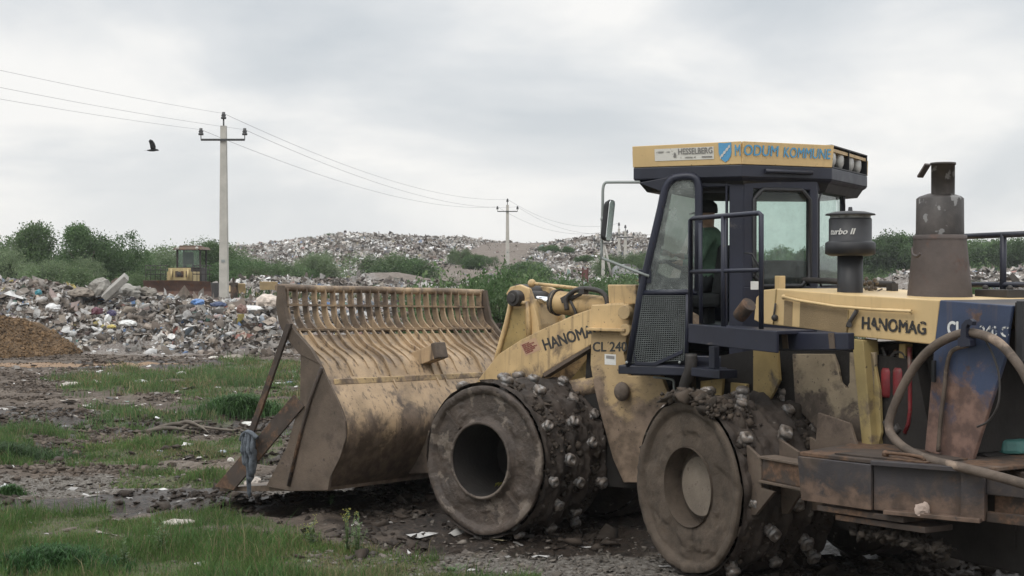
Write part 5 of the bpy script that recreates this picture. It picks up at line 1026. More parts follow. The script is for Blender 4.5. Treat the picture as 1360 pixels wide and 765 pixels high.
# scrapers in front of the rear drum
m = MB(); 
s0 = XZ('r', [(993, 591), (1018, 606), (1062, 606), (1062, 644), (1016, 648), (1018, 652), (1032, 652), (1003, 683), (1000, 676), (1000, 640)], 1.42)
p_ = [L('r', u, v, y=1.30) for u, v in ((993, 591), (1013, 610), (1013, 648), (1030, 653), (1005, 684), (999, 684))]
m.loft([q+Vector((0, -.015, 0)) for q in p_], [q+Vector((0, .015, 0)) for q in p_]); 
scr = m.build('scraper_bracket', mPl, CM, 'r', .004)
m = MB(); a_ = L('r', 1013, 628, y=1.31); b_ = L('r', 1062, 628, y=1.31); m.box(((a_.x+b_.x)/2-.02, 1.25, (a_.z+b_.z)/2), (abs(a_.x-b_.x)+.06, .12, .17)); m.build('scraper_arm', mRu, scr, 'r', .01)
m = MB(); m.box(((a_.x+b_.x)/2-.02, 1.25, (a_.z+b_.z)/2+.095), (abs(a_.x-b_.x)+.09, .17, .02)); m.box(((a_.x+b_.x)/2-.02, 1.25, (a_.z+b_.z)/2-.095), (abs(a_.x-b_.x)+.09, .17, .02)); m.build('scraper_flange', mPl, scr, 'r', .004)
p_ = [L('r', u, v, y=1.02) for u, v in ((1036, 583), (1062, 600), (1062, 640), (1068, 650), (1048, 682), (1040, 682))]; m = MB(); m.loft([q+Vector((0, -.015, 0)) for q in p_], [q+Vector((0, .015, 0)) for q in p_]); m.build('scraper_bracket', mPl, CM, 'r', .004)
for y_ in (.7, .45): m = MB(); m.loft([q+Vector((0, y_-1.02-.015, 0)) for q in p_], [q+Vector((0, y_-1.02+.015, 0)) for q in p_]); m.build('scraper_bracket', mPl, CM, 'r', .004)
# ================================================================ cab
ZS, ZW, ZH, ZR = 1.70, 2.46, 3.33, 3.44     # sill, window sill, window head, roof underside
FL, BLc, BR1, RR, FR = (1.08, .8), (0., .8), (-.575, .26), (-.69, -.8), (1.08, -.8)
xtop = L('c', 884, 243, y=.8).x
cab = MB()
m = cab
# floor, lower walls
m.slab([FL, BLc, BR1, RR, FR], ZS, ZS+.06)
m.slab([(1.0, .76), (0, .76), (-.55, .24), (-.6, -.76), (1.0, -.76)], 2.02, 2.07)
def wallbox(p, q, z0, z1, th=.05, t0=0., t1=1., inset=0.):
    p, q = Vector((*p, 0)), Vector((*q, 0)); d = (q-p); n = Vector((-d.y, d.x, 0)).normalized(); a = p+d*t0-n*inset; b = p+d*t1-n*inset
    m.loft([a+Vector((0, 0, z0)), b+Vector((0, 0, z0)), b-n*th+Vector((0, 0, z0)), a-n*th+Vector((0, 0, z0))], [a+Vector((0, 0, z1)), b+Vector((0, 0, z1)), b-n*th+Vector((0, 0, z1)), a-n*th+Vector((0, 0, z1))])
# walk counter-clockwise so that the inside lies on the far side: order BLc -> BR1 -> RR -> FR ; normals handled by th sign
segs = [(BLc, BR1), (BR1, RR)]
for p, q in segs:
    wallbox(p, q, ZS, ZW-.02, -.05); wallbox(p, q, ZH, ZR, -.06)
wallbox(RR, FR, ZS, ZW-.1, -.05); wallbox(RR, FR, ZH, ZR, -.06)
wallbox(BLc, BR1, ZW-.03, ZH+.02, -.07, -.0, .13); wallbox(BLc, BR1, ZW-.03, ZH+.02, -.07, .90, 1.0)
wallbox(BR1, RR, ZW-.03, ZH+.02, -.07, .0, .05); wallbox(BR1, RR, ZW-.03, ZH+.02, -.04, .97, 1.0)
wallbox(RR, FR, ZW-.12, ZH+.02, -.04, 0, .03)
# corner post by the doorway
m.slab([(-.0, .80), (.135, .80), (.135, .70), (0, .66)], ZS, ZR); m.slab([(.15, .805), (.172, .805), (.172, .76), (.15, .76)], ZS+.3, ZR)
# header over door, sill below
m.slab([(-.0, .8), (xtop, .8), (xtop, .72), (0, .72)], ZH+.02, ZR); m.slab([(0, .8), (1.08, .8), (1.08, .74), (0, .74)], ZS-.02, ZS+.1)
# raked front pillars and windscreen frame
def rake(y0, y1):
    p_ = [(1.12, ZS), (1.02, ZS), (xtop-.07, ZR), (xtop+.03, ZR)]; m.prism(p_, y0, y1)
rake(.72, .80); rake(-.80, -.72)
m.loft([(1.12, -.8, ZS), (1.12, .8, ZS), (1.06, .8, ZS), (1.06, -.8, ZS)], [(1.0, -.8, 2.1), (1.0, .8, 2.1), (.94, .8, 2.1), (.94, -.8, 2.1)])
m.loft([(xtop+.05, -.8, ZH), (xtop+.05, .8, ZH), (xtop-.02, .8, ZH), (xtop-.02, -.8, ZH)], [(xtop+.03, -.8, ZR), (xtop+.03, .8, ZR), (xtop-.04, .8, ZR), (xtop-.04, -.8, ZR)])
cabo = m.build('cab', mB, CM, 'c', .012)
def pane(name, pts, mt=mGl, par=None): m_ = MB(); m_.add(pts, [tuple(range(len(pts)))]); return m_.build(name, mt, par or cabo, 'c')
def wpane(p, q, z0, z1, t0, t1, ins=.03):
    p, q = Vector((*p, 0)), Vector((*q, 0)); d = q-p; n = Vector((-d.y, d.x, 0)).normalized(); a = p+d*t0+n*ins; b = p+d*t1+n*ins
    return [a+Vector((0, 0, z0)), b+Vector((0, 0, z0)), b+Vector((0, 0, z1)), a+Vector((0, 0, z1))]
pane('window', wpane(BLc, BR1, ZW-.03, ZH+.01, .12, .92)); pane('window', wpane(BR1, RR, ZW-.03, ZH+.01, .04, .98)); pane('window', wpane(RR, FR, ZW-.11, ZH+.01, .05, .80))
xb = .99; pane('windscreen', [(xb, -.74, 2.1), (xb, .74, 2.1), (xtop+.01, .74, ZH), (xtop+.01, -.74, ZH)])
# rubber gaskets round the rear panes
for p, q, t0, t1 in ((BLc, BR1, .12, .92), (BR1, RR, .04, .98)):
    w_ = wpane(p, q, ZW-.02, ZH, t0+.02, t1-.02, .0); mm = MB(); c_ = []
    for i in range(4):
        a, b, c = w_[i-1], w_[i], w_[(i+1) % 4]; r_ = .09
        for t in (0, .3, .6, 1): p1 = b+(a-b).normalized()*r_*(1-t); p2 = b+(c-b).normalized()*r_*t; c_.append(p1+(p2-b))
    mm.tube(c_+[c_[0]], .022 if p is BLc else .010, 6, False); mm.build('gasket', mK, cabo, 'c')
# front left door: tube frame, pane, wire guard
yd = .87
def D_(u, v): return L('c', u, v, y=yd)
mm = MB()
fr_ = [D_(*p) for p in ((835, 487), (851, 390), (881, 262), (885, 248), (893, 238), (903, 235), (917, 234.5), (925, 239), (928, 250), (928, 300), (927, 386))]
fr_ = [fr_[0], fr_[1]]+spline(fr_[2:9], 4)+fr_[9:]
mm.tube(fr_, .037, 8); mm.tube([D_(851, 389), D_(927, 388)], .028, 8); mm.tube([D_(913, 388), D_(911, 480)], .022, 8); mm.tube([D_(835, 487), D_(911, 489)], .03, 8)
door = mm.build('door', mB, CM, 'c')
pane('window', [D_(853, 389), D_(882, 262), D_(888, 244), D_(903, 236), D_(918, 236), D_(925, 242), D_(926, 388)], mGl2, door)
# wire guard
mm = MB(); g0, g1, g2, g3 = D_(852, 393), D_(911, 393), D_(909, 478), D_(840, 482)
def lerp2(s, t): return g0.lerp(g1, s).lerp(g3.lerp(g2, s), t)+Vector((0, .02, 0))
for i in range(23): mm.tube([lerp2(i/22, 0), lerp2(i/22, 1)], .0042, 4, False)
for j in range(33): mm.tube([lerp2(0, j/32), lerp2(1, j/32)], .0042, 4, False)
mm.build('wire_guard', mGrW, door, 'c')
pane('backing_glass', [D_(852, 391), D_(911, 391), D_(909, 479), D_(838, 484)], glass_mat('sooty_glass', (.12, .15, .14), .05), door)
mm = MB(); q_ = [D_(*p) for p in ((842, 466), (847, 480), (870, 481), (908, 464), (908, 469), (871, 486), (845, 485))]; mm.loft([p+Vector((0, .02, 0)) for p in q_], [p+Vector((0, .035, 0)) for p in q_]); mm.build('guard_strip', mB, door, 'c', .003)
for u, v in ((834, 481), (904, 481)): mm = MB(); mm.ball(D_(u, v)+Vector((0, .04, 0)), .014, 8, 6); mm.build('bolt', mGrS, door, 'c')
mm = MB(); mm.tube([D_(882, 275)+Vector((0, -.06, 0)), D_(877, 300)+Vector((0, -.06, 0)), D_(874, 326)+Vector((0, -.06, 0))], .035, 8); mm.build('grab_bar', mK, door, 'c')
# base beam under the cab
mm = MB(); mm.slab([(1.16, .9), (.14, .9), (.14, .72), (1.16, .72)], ZS-.08, ZS-.0); mm.build('cab_sill', mBd, cabo, 'c', .008)
# ---- roof
def W3(u, v, z): p = L('w', u, v, z=z); return Vector((p.x, p.y, 0))
rp = [W3(841, 222, 3.55), W3(985, 217.5, 3.55), W3(1105, 222, 3.55), W3(1152, 236, 3.53)]
rp += [Vector((3.30, 15.35, 0)), Vector((1.86, 15.15, 0))]
ctr = sum(rp, Vector())/len(rp)
def ring(k, z): return [Vector((*(ctr+(p-ctr)*k).xy, z)) for p in rp]
mm = MB(); mm.loft(ring(.96, 3.40), ring(1.0, 3.43)); mm.loft(ring(1.0, 3.431), ring(1.0, 3.545)); roof = mm.build('roof', mBd, CM, 'w', .01)
mm = MB(); mm.loft(ring(.90, 3.30+.02), ring(.955, 3.40)); mm.build('roof_underside', mK, roof, 'w')
# sign boards flare outward
def signb(a, b, zb0, zb1, za, zc, flare, name, mt, th=.03):
    d = (b-a).normalized(); n = Vector((d.y, -d.x, 0)); 
    if n.dot(a-ctr) < 0: n = -n
    q = [a+n*.004+Vector((0, 0, zb0)), b+n*.004+Vector((0, 0, zb1)), b+n*flare+Vector((0, 0, zc)), a+n*flare+Vector((0, 0, za))]
    m_ = MB(); m_.loft(q, [p-n*th for p in q]); return m_.build(name, mt, roof, 'w', .004), q, n
k1 = L('w', 1, 1, y=1)
# heights measured from the photograph at each corner
def zc(p, v): return H-(v-360)/F*p.y
a0 = rp[0]; a1 = rp[1]; a2 = rp[2]; a3 = rp[3]
a0f = a0+Vector((-.035, .0, 0))
s1, q1, n1 = signb(a0, a1, 3.547, 3.547, zc(a0, 195), zc(a1, 188), .03, 'sign_board', mYh)
q1l = q1
s2, q2, n2 = signb(a1, a2, 3.547, 3.547, zc(a1, 188), zc(a2, 193.5), .03, 'sign_board', mYh)
mm = MB(); top = [Vector((*p.xy, z-.02)) for p, z in zip(rp, (zc(a0, 195), zc(a1, 188), zc(a2, 193.5), zc(a3, 208), 3.70, 3.72))]; bt = [Vector((*p.xy, z-.05)) for p, z in zip(rp, (zc(a0, 195), zc(a1, 188), zc(a2, 193.5), zc(a3, 208), 3.70, 3.72))]
k_ = [ctr.xy.lerp(p.xy, .985) for p in rp]
mm.loft([Vector((*k, b.z)) for k, b in zip(k_, bt)], [Vector((*k, b.z)) for k, b in zip(k_, top)]); mm.build('roof_top', mY, roof, 'w')
mm = MB(); c4 = ctr.xy; mm.box((c4[0]+.25, c4[1]-.3, 3.74), (.5, .4, .06)); mm.build('roof_hatch', mY, roof, 'w', .01)
for (p, q) in ((rp[3], rp[4]), (rp[4], rp[5]), (rp[5], rp[0])):
    signb(p, q, 3.547, 3.547, 3.70, 3.70, .01, 'sign_board', mYh)
# left raked end of the sign
def onsign(q, s, t, n, e=.006): a = q[0].lerp(q[1], s); b = q[3].lerp(q[2], s); return a.lerp(b, t)+n*e
def sq(q, n, s0, s1, t0, t1, e=.006): return [onsign(q, s0, t0, n, e), onsign(q, s1, t0, n, e), onsign(q, s1, t1, n, e), onsign(q, s0, t1, n, e)]
e_ = sq(q1, n1, .21, .755, .26, .82, .004); mm = MB(); mm.add(e_, [(0, 1, 2, 3)]); mm.build('sticker', tPap, s1, 'w')
e_ = sq(q1, n1, .43, .745, .52, .80, .008); write('lettering', 'HESSELBERG', 'w', e_[0], e_[1], e_[3], tGr, s1, .03)
e_ = sq(q1, n1, .385, .415, .40, .62, .008); write('lettering', '&', 'w', e_[0], e_[1], e_[3], tGr, s1, .02)
faint = worn('faint_print', (.25, .24, .22), .50, .05, 30)
for a_, b_, c_, d_ in ((.225, .30, .62, .70), (.315, .36, .62, .69)):
    mm = MB(); mm.add(sq(q1, n1, a_, b_, c_, d_, .008), [(0, 1, 2, 3)]); mm.build('print_line', faint, s1, 'w')
for a_, b_ in ((.45, .63), (.645, .74)):
    mm = MB(); mm.add(sq(q1, n1, a_, b_, .345, .405, .008), [(0, 1, 2, 3)]); mm.build('print_line', faint if b_ < .7 else tGr, s1, 'w')
# shield
def shield(s0, s1_, t0, t1, sh=0): 
    sc_, hw = (s0+s1_)/2, (s1_-s0)/2; o = []
    for a, b in ((-1, 1), (-.5, .985), (0, .97), (.5, .985), (1, 1), (1, .5), (.85, .3), (.5, .12), (0, 0), (-.5, .12), (-.85, .3), (-1, .5)): o.append((sc_+a*hw, t0+(t1-t0)*b))
    return o
so_ = shield(.80, .915, .10, .97); mm = MB(); mm.add([onsign(q1, s, t, n1, .006) for s, t in so_], [tuple(range(len(so_)))]); sh = mm.build('shield_emblem', worn('shield_blue', (.10, .31, .52), .2, .03, 12), s1, 'w')
mm = MB()
for k in range(8):   # pale zigzag band across the shield
    s0 = .812+.0115*k; t0 = .30+.065*k; zig = .03*(1 if k % 2 else -1)
    s1_ = .812+.0115*(k+1); t1 = .30+.065*(k+1); zg = .03*(-1 if k % 2 else 1)
    mm.add([onsign(q1, s0, t0+zig-.06, n1, .009), onsign(q1, s1_, t1+zg-.06, n1, .009), onsign(q1, s1_, t1+zg+.07, n1, .009), onsign(q1, s0, t0+zig+.07, n1, .009)], [(0, 1, 2, 3)])
mm.build('shield_band', mWhite, sh, 'w')
e_ = sq(q1, n1, .945, .996, .36, .86, .007)
# words run over the corner: M on the left board, the rest on the right board
write('lettering', 'M', 'w', e_[0], e_[1], e_[3], tBl, s1, .019)
e_ = sq(q2, n2, .006, .38, .38, .86, .007); write('lettering', 'ODUM', 'w', e_[0], e_[1], e_[3], tBl, s2, .019)
e_ = sq(q2, n2, .44, .965, .36, .82, .007); write('lettering', 'KOMMUNE', 'w', e_[0], e_[1], e_[3], tBl, s2, .019)
# lamp box on the rear edge
d3 = (a3-a2).normalized(); n3 = Vector((d3.y, -d3.x, 0)); n3 = -n3 if n3.dot(a2-ctr) < 0 else n3
za2, za3 = zc(a2, 194), zc(a3, 208)
q3 = [a2+n3*.0+Vector((0, 0, 3.547)), a3+Vector((0, 0, 3.547)), a3+Vector((0, 0, za3)), a2+Vector((0, 0, za2))]
mm = MB(); mm.loft([p-n3*.10 for p in q3], [p-n3*.14 for p in q3]); lb = mm.build('lamp_box', mK, roof, 'w')
mm = MB(); ed = [(0, 1), (2, 3)]
for i, j in ed: a, b = q3[i], q3[j]; mm.loft([a, b, b-n3*.12, a-n3*.12], [p+Vector((0, 0, .012)) for p in (a, b, b-n3*.12, a-n3*.12)])
for s in (0., .46, .985): a = q3[0].lerp(q3[1], s); b = q3[3].lerp(q3[2], s); mm.loft([a, a+d3*.015, a+d3*.015-n3*.12, a-n3*.12], [b, b+d3*.015, b+d3*.015-n3*.12, b-n3*.12])
mm.build('lamp_frame', mK, lb, 'w')
for s in (.14, .36, .64, .86):
    a = q3[0].lerp(q3[1], s); b = q3[3].lerp(q3[2], s); c_ = (a+b)/2-n3*.085; RM = Matrix.Translation(c_) @ n3.to_track_quat('Z', 'Y').to_matrix().to_4x4()
    mm = MB(); mm.lathe([(0, -.02), (.08, -.02), (.088, .03), (.082, .045), (.05, .06), (0, .066)], 24, RM); mm.build('work_lamp', mLamp, lb, 'w')
# left flaps under the roof
mm = MB(); q_ = [L('c', u, v, y=.86) for u, v in ((847, 243), (905, 232), (928, 229), (928, 234), (903, 240), (880, 255))]; mm.loft([p for p in q_], [p+Vector((0, -.5, 0)) for p in q_]); mm.build('visor', mBd, cabo, 'c', .006)
mm = MB(); q_ = [L('w', u, v, y=13.0) for u, v in ((1014, 222), (1078, 224), (1078, 229), (1014, 227))]
c0 = a1.lerp(a2, .24); c1 = a1.lerp(a2, .76); mm.tube([c0+n2*.02+Vector((0, 0, 3.49)), c1+n2*.02+Vector((0, 0, 3.49))], .022, 6); mm.build('grab_rail', mBd, roof, 'w')
# mirror
mm = MB(); ym = .90
mp = [L('c', u, v, y=ym) for u, v in ((850, 242), (812, 242), (804, 243), (801, 250), (800.5, 270), (799.5, 310), (799, 345))]
mm.tube(spline(mp, 3), .014, 7); mm.tube([L('c', u, v, y=ym) for u, v in ((799, 339), (800, 343), (846, 361), (862, 367))], .014, 7); mm.tube([L('c', u, v, y=ym) for u, v in ((822, 350), (818, 362), (850, 362))], .006, 5)
mm.ball(L('c', 801, 291, y=ym), .028, 8, 6); ma = mm.build('mirror_arm', mGrS, CM, 'c')
c_ = L('c', 807.5, 293, y=ym); RT = [(-.10, -.17), (-.075, -.20), (.075, -.20), (.10, -.17), (.10, .17), (.075, .20), (-.075, .20), (-.10, .17)]
mm = MB(); mm.loft(*[[c_+Vector((dx-.10*dz, dy*k_, dz*k_)) for dy, dz in RT] for dx, k_ in ((.035, .85), (-.02, 1.))]); mo = mm.build('mirror', mK, CM, 'c', .02)
mo.matrix_basis = mo.matrix_basis
mm = MB(); mm.loft(*[[c_+Vector((dx-.10*dz, dy*.86, dz*.92)) for dy, dz in RT] for dx in (-.021, -.026)]); mm.build('mirror_glass', mat('mirror_silver', (.75, .78, .78), .04, .02, 2, metal=1, bump=0), mo, 'c')
mm = MB(); mm.box(L('c', 857, 367, y=.86), (.12, .05, .13)); mm.build('mirror_bracket', mB, CM, 'c', .006)
# wiper on the corner window
mm = MB(); mm.tube([L('c', u, v, y=.83) for u, v in ((989, 336), (999, 337), (1007, 352), (1011, 362))], .009, 5); mm.tube([L('c', u, v, y=.82) for u, v in ((999, 340), (1004, 366))], .009, 5); mm.build('wiper', mK, cabo, 'c')
mm = MB(); mm.box(L('c', 1001, 379, y=.80)+Vector((-.02, .06, 0)), (.07, .01, .075)); mm.build('sticker', mWhite, cabo, 'c')
# ---- inside the cab
mm = MB(); mm.box((.57, .10, 2.30), (.5, .52, .14)); mm.box((.32, .10, 2.58), (.13, .46, .50), Matrix.Rotation(R_(-8), 3, 'Y')); mm.box((.60, .10, 2.15), (.3, .3, .22)); seat = mm.build('seat', mSeat, CM, 'c', .04)
mm = MB(); mm.box((.98-.08, 0, 2.25), (.22, 1.1, .36)); mm.tube([(.85, .05, 2.1), (.74, .05, 2.62)], .03, 8); dash = mm.build('dashboard', mK, CM, 'c', .02)
mm = MB(); c_ = Vector((.84, .08, 2.66)); rm = Matrix.Translation(c_) @ Matrix.Rotation(R_(-28), 4, 'Y'); cc = [rm @ Vector((.20*math.cos(q), .20*math.sin(q), 0)) for q in np.linspace(0, 2*math.pi, 25)]; mm.tube(cc, .016, 6, False)
for q in (.5, 2.6, 4.7): mm.tube([rm @ Vector((0, 0, 0)), rm @ Vector((.2*math.cos(q), .2*math.sin(q), 0))], .012, 5)
mm.build('steering_wheel', mK, dash, 'c')
mm = MB(); mm.box((-.22, -.1, 2.48), (.40, 1.0, .40)); mm.build('rear_console', mSeat, CM, 'c', .06)
mm = MB(); mm.loft(*[[(x, y, z) for x, y in ((1.0-.3, .74), (-.0, .74), (-.5, .25), (-.58, -.74), (.7, -.74))] for z in (3.30, 3.34)]); mm.build('headliner', mSeat, cabo, 'c')

# ================================================================ loose things
# hydraulic hose slung over the hook
hp = [L('r', u, v, y=yy) for u, v, yy in ((1395, 560, .72), (1372, 520, .72), (1355, 488, .72), (1330, 458, .71), (1308, 446, .70), (1285, 442, .695), (1262, 448, .70), (1238, 462, .73), (1215, 487, .76), (1196, 520, .80), (1183, 552, .84), (1181, 570, .86), (1190, 585, .9), (1210, 600, .95), (1240, 612, 1.0), (1290, 624, 1.02), (1340, 637, 1.05), (1400, 655, 1.05))]
hm = MB().tube(spline(hp, 6), .034, 10); ho = hm.build('hose', mRub, None, 'r'); tag(ho, 'thick muddy rubber hose looped over the blue hook on the compactor rear', 'hose')
# teal sack / lid and rag on the rear deck
p_ = L('r', 1322, 603, y=.10); m = MB(); q_ = [(-.26, -.12), (.2, -.14), (.28, .02), (.18, .12), (-.2, .14), (-.28, .03)]
m.loft([(p_.x+a, .1+b, 1.225) for a, b in q_], [(p_.x+a*.9, .1+b*.85, 1.33) for a, b in q_]); tag(m.build('plastic_tray', mTeal, None, 'r', .03), 'teal green plastic tray lying in the dark rear bay of the compactor', 'tray')
def crumple(name, label, cat, loc, size, c, sq_=(1, 1, .6), seed=1, fr='w', group=None, sub=2, rough=.7, amp=.32):
    import bmesh
    r = random.Random(seed); bm = bmesh.new(); bmesh.ops.create_icosphere(bm, subdivisions=sub+1, radius=.5)
    for v in bm.verts:
        n = v.co*1; k = 1+amp*(float(fbm(n.x*2+seed, n.y*2+n.z*1.7, 1.6, 4, .6, off=seed % 9))-.5)*3+r.uniform(-.04, .04); v.co = Vector((n.x*size*sq_[0]*k, n.y*size*sq_[1]*k, max(n.z, -.25)*size*sq_[2]*k))
    me = bpy.data.meshes.new(name); bm.to_mesh(me); bm.free(); me.materials.append(MATS.get(c) if isinstance(c, str) else mat(name+'_m%d' % seed, c, rough, .3, 8, mud=.12, bump=.3)); o = bpy.data.objects.new(name, me); COL.objects.link(o); place(o, None, FRM[fr] @ Matrix.Translation(loc) @ Matrix.Rotation(r.uniform(0, 6), 4, 'Z')); return tag(o, label, cat, group)
# scrap caught on the counterweight flange
fz = Vector((*B1, 0))+dB*(LB_*.47)+nB*.05
crumple('rag', 'small pale pink scrap of cloth on the lower flange of the compactor counterweight', 'rag', (fz.x, fz.y, zl+.04), .11, (.40, .31, .26), (1, .6, 1.0), 3, 'r')
# grey blue rag tied to the brace of the blade
def rag():
    p = L('f', 330, 588, y=YB+.12); m = MB(); r = random.Random(4)
    for i, (du, w_, ln) in enumerate(((-.06, .075, .26), (0., .05, .60), (.05, .09, .36), (.10, .06, .20), (.02, .085, .42))):
        pts = [(p.x-du, YB+.10+.01*i, p.z+.10), (p.x-du*1.1, YB+.13+.008*i, p.z-.05), (p.x-du*1.2+r.uniform(-.02, .02), YB+.12, p.z-ln*.5), (p.x-du*1.0+r.uniform(-.03, .03), YB+.11, p.z-ln)]
        m.tube(spline(pts, 5), [w_*.62*(1+.12*math.sin(k*1.1+i)) for k in range(15)]+[w_*.12], 7, True, .22)
    m.tube(spline([(p.x-.14, YB+.12, p.z+.06), (p.x-.05, YB+.15, p.z+.12), (p.x+.05, YB+.14, p.z+.09), (p.x+.12, YB+.11, p.z+.02)], 4), .034, 7, True, .7)
    o = m.build('rag', mat('rag_cloth', (.12, .135, .155), .9, .45, 12, mud=.25, mudc=(.2, .18, .16), bump=.5, bs=50), None, 'f'); tag(o, 'torn grey blue rag tied to the brace bar of the blade', 'rag')
rag()
# flying bird
def bird():
    p = at3(204, 200, 68); t = MB()
    t.tube([(-.30, 0, 0), (-.16, 0, .0), (0, 0, .02), (.14, 0, .03), (.21, 0, .02), (.27, 0, 0)], [.015, .05, .075, .055, .04, .008], 10)
    t.add([(-.16, -.03, 0), (-.42, -.09, -.02), (-.44, .07, -.02), (-.16, .03, 0)], [(0, 1, 2, 3)]); b_ = t.build('bird', mat('crow_black', (.03, .03, .032), .7, .2, 8, bump=0)); place(b_, None, Matrix.Translation(p) @ Matrix.Rotation(R_(12), 4, 'Z') @ Matrix.Rotation(R_(8), 4, 'X')); tag(b_, 'black crow flying with raised wings left of the near pole', 'bird')
    for s in (1, -1):
        m = MB(); w = [((.10, s*.04, .03), (-.10, s*.04, .03)), ((.12, s*.16, .16), (-.13, s*.17, .14)), ((.06, s*.30, .33), (-.14, s*.29, .27)), ((-.04, s*.40, .46), (-.16, s*.36, .36)), ((-.16, s*.44, .50), (-.19, s*.42, .46))]
        vs = [q for a, b in w for q in (a, b)]; m.add(vs+[(x, y, z+.008) for x, y, z in vs], [(2*i, 2*i+1, 2*i+3, 2*i+2) for i in range(4)]+[(10+2*i, 12+2*i, 13+2*i, 11+2*i) for i in range(4)]); o = m.build('wing', MATS['crow_black'], b_); place(o, b_, WM[b_.name])
bird()
# operator in the seat
def operator():
    import bmesh
    J = {}; E = []
    def j(n, p, r, par=None): J[n] = (Vector(p), r); E.append((par, n)) if par else None
    # cab frame: +x forward, +y towards the camera side
    j('pelvis', (.33, -.05, 2.45), .135); j('waist', (.31, -.05, 2.60), .135, 'pelvis'); j('chest', (.30, -.05, 2.80), .155, 'waist'); j('collar', (.32, -.05, 2.93), .10, 'chest'); j('neck', (.335, -.05, 3.0), .058, 'collar'); j('head0', (.35, -.05, 3.07), .078, 'neck'); j('head1', (.355, -.05, 3.15), .088, 'head0'); j('head2', (.35, -.05, 3.20), .075, 'head1')
    for s in (1, -1):
        a = 'lr'[s < 0]; j(a+'sh', (.31, -.05+s*.18, 2.89), .072, 'collar'); el = (.38, -.05+s*.235, 2.66) if s > 0 else (.45, -.05+s*.22, 2.68); j(a+'el', el, .050, a+'sh')
        wr = (.55, .10, 2.66) if s > 0 else (.60, -.16, 2.72); j(a+'wr', wr, .032, a+'el'); wv = Vector(wr); dd = (wv-Vector(el)).normalized(); pm_ = wv+dd*.07; j(a+'pa', pm_, .030, a+'wr')
        sd = dd.cross(Vector((0, 0, 1))).normalized()
        for f in range(4):
            b0 = pm_+sd*(f-1.5)*.019+dd*.012; l_ = (.062, .075, .07, .052)[f]; k1_ = b0+dd*l_*.5; k2_ = k1_+dd*l_*.25+Vector((0, 0, -l_*.5)); j('%sf%d' % (a, f), b0, .0095, a+'pa'); j('%sg%d' % (a, f), k1_, .009, '%sf%d' % (a, f)); j('%sh%d' % (a, f), k2_, .0078, '%sg%d' % (a, f))
        b0 = wv+dd*.03+sd*s*-.028; j(a+'t0', b0, .011, a+'wr'); j(a+'t1', b0+dd*.035-sd*s*.018, .009, a+'t0')
        j(a+'hip', (.38, -.05+s*.10, 2.43), .092, 'pelvis'); j(a+'kn', (.78, -.05+s*.13, 2.46), .062, a+'hip'); j(a+'an', (.80, -.05+s*.13, 2.14), .042, a+'kn'); j(a+'to', (.92, -.05+s*.13, 2.105), .036, a+'an')
    names = list(J); me = bpy.data.meshes.new('person'); me.from_pydata([tuple(J[n][0]) for n in names], [(names.index(a), names.index(b_)) for a, b_ in E], [])
    o = bpy.data.objects.new('person', me); COL.objects.link(o); md = o.modifiers.new('s', 'SKIN'); sv = me.skin_vertices[0].data
    for i, n in enumerate(names): sv[i].radius = (J[n][1]*(1.15 if 'head' in n else 1), J[n][1]*(1. if n in ('waist', 'chest', 'pelvis') else 1)); sv[i].use_root = n == 'pelvis'
    ss = o.modifiers.new('u', 'SUBSURF'); ss.levels = ss.render_levels = 2; dg = bpy.context.evaluated_depsgraph_get(); dg.update(); m2 = bpy.data.meshes.new_from_object(o.evaluated_get(dg)); o.modifiers.clear(); o.data = m2
    # nose and ears as displaced skin, colours by region
    for v in m2.vertices:
        if v.co.z > 3.03:
            c = v.co; 
            if c.x > .41 and abs(c.y+.05) < .025 and 3.09 < c.z < 3.14: c.x += .022
            if abs(abs(c.y+.05)-.085) < .02 and abs(c.z-3.12) < .03 and abs(c.x-.35) < .03: c.y += .014*(1 if c.y > -.05 else -1)
    sk = mat('skin', (.42, .26, .19), .6, .15, 20, bump=0); jk = mat('green_jacket', (.12, .19, .135), .85, .25, 9, bump=.4, bs=30); tr_ = mat('dark_trousers', (.025, .026, .03), .85, .2, 9)
    m2.materials.clear(); [m2.materials.append(x) for x in (jk, sk, tr_)]
    wl, wr_ = J['lwr'][0], J['rwr'][0]
    for p in m2.polygons:
        c = p.center; p.use_smooth = True; p.material_index = 1 if (c.z > 3.0 or (c-wl).length < .0 or (c.x > wl.x-.005 and (c-wl).length < .22 and c.z > 2.55) or (c.x > wr_.x-.005 and (c-wr_).length < .22 and c.z > 2.55)) else 2 if c.z < 2.53 else 0
    place(o, None, FRM['c'] @ T(.155, .15, 0)); tag(o, 'person in a green jacket and dark cap sitting in the compactor cab', 'person')
    m = MB(); m.lathe([(.104, 3.14), (.108, 3.17), (.10, 3.225), (.06, 3.262), (0, 3.268)], 20, T(.352, -.05, 0)); m.loft([(.42, -.12, 3.145), (.52, -.09, 3.13), (.52, -.01, 3.13), (.42, .02, 3.145)], [(.42, -.12, 3.16), (.52, -.09, 3.14), (.52, -.01, 3.14), (.42, .02, 3.16)]); place(m.build('cap', mSeat, o, 'c'), o, WM[o.name])
    m = MB()
    for s in (1, -1): m.ball((.432, -.05+s*.032, 3.125), .011, 8, 6)
    place(m.build('eye', mSeat, o, 'c'), o, WM[o.name])
operator()
crumple('sack', 'small pale bundle on the floor of the cab doorway behind the railing', 'sack', (.55, .62, 2.10), .26, (.33, .24, .17), (1, .8, .75), 6, 'c', amp=.12)
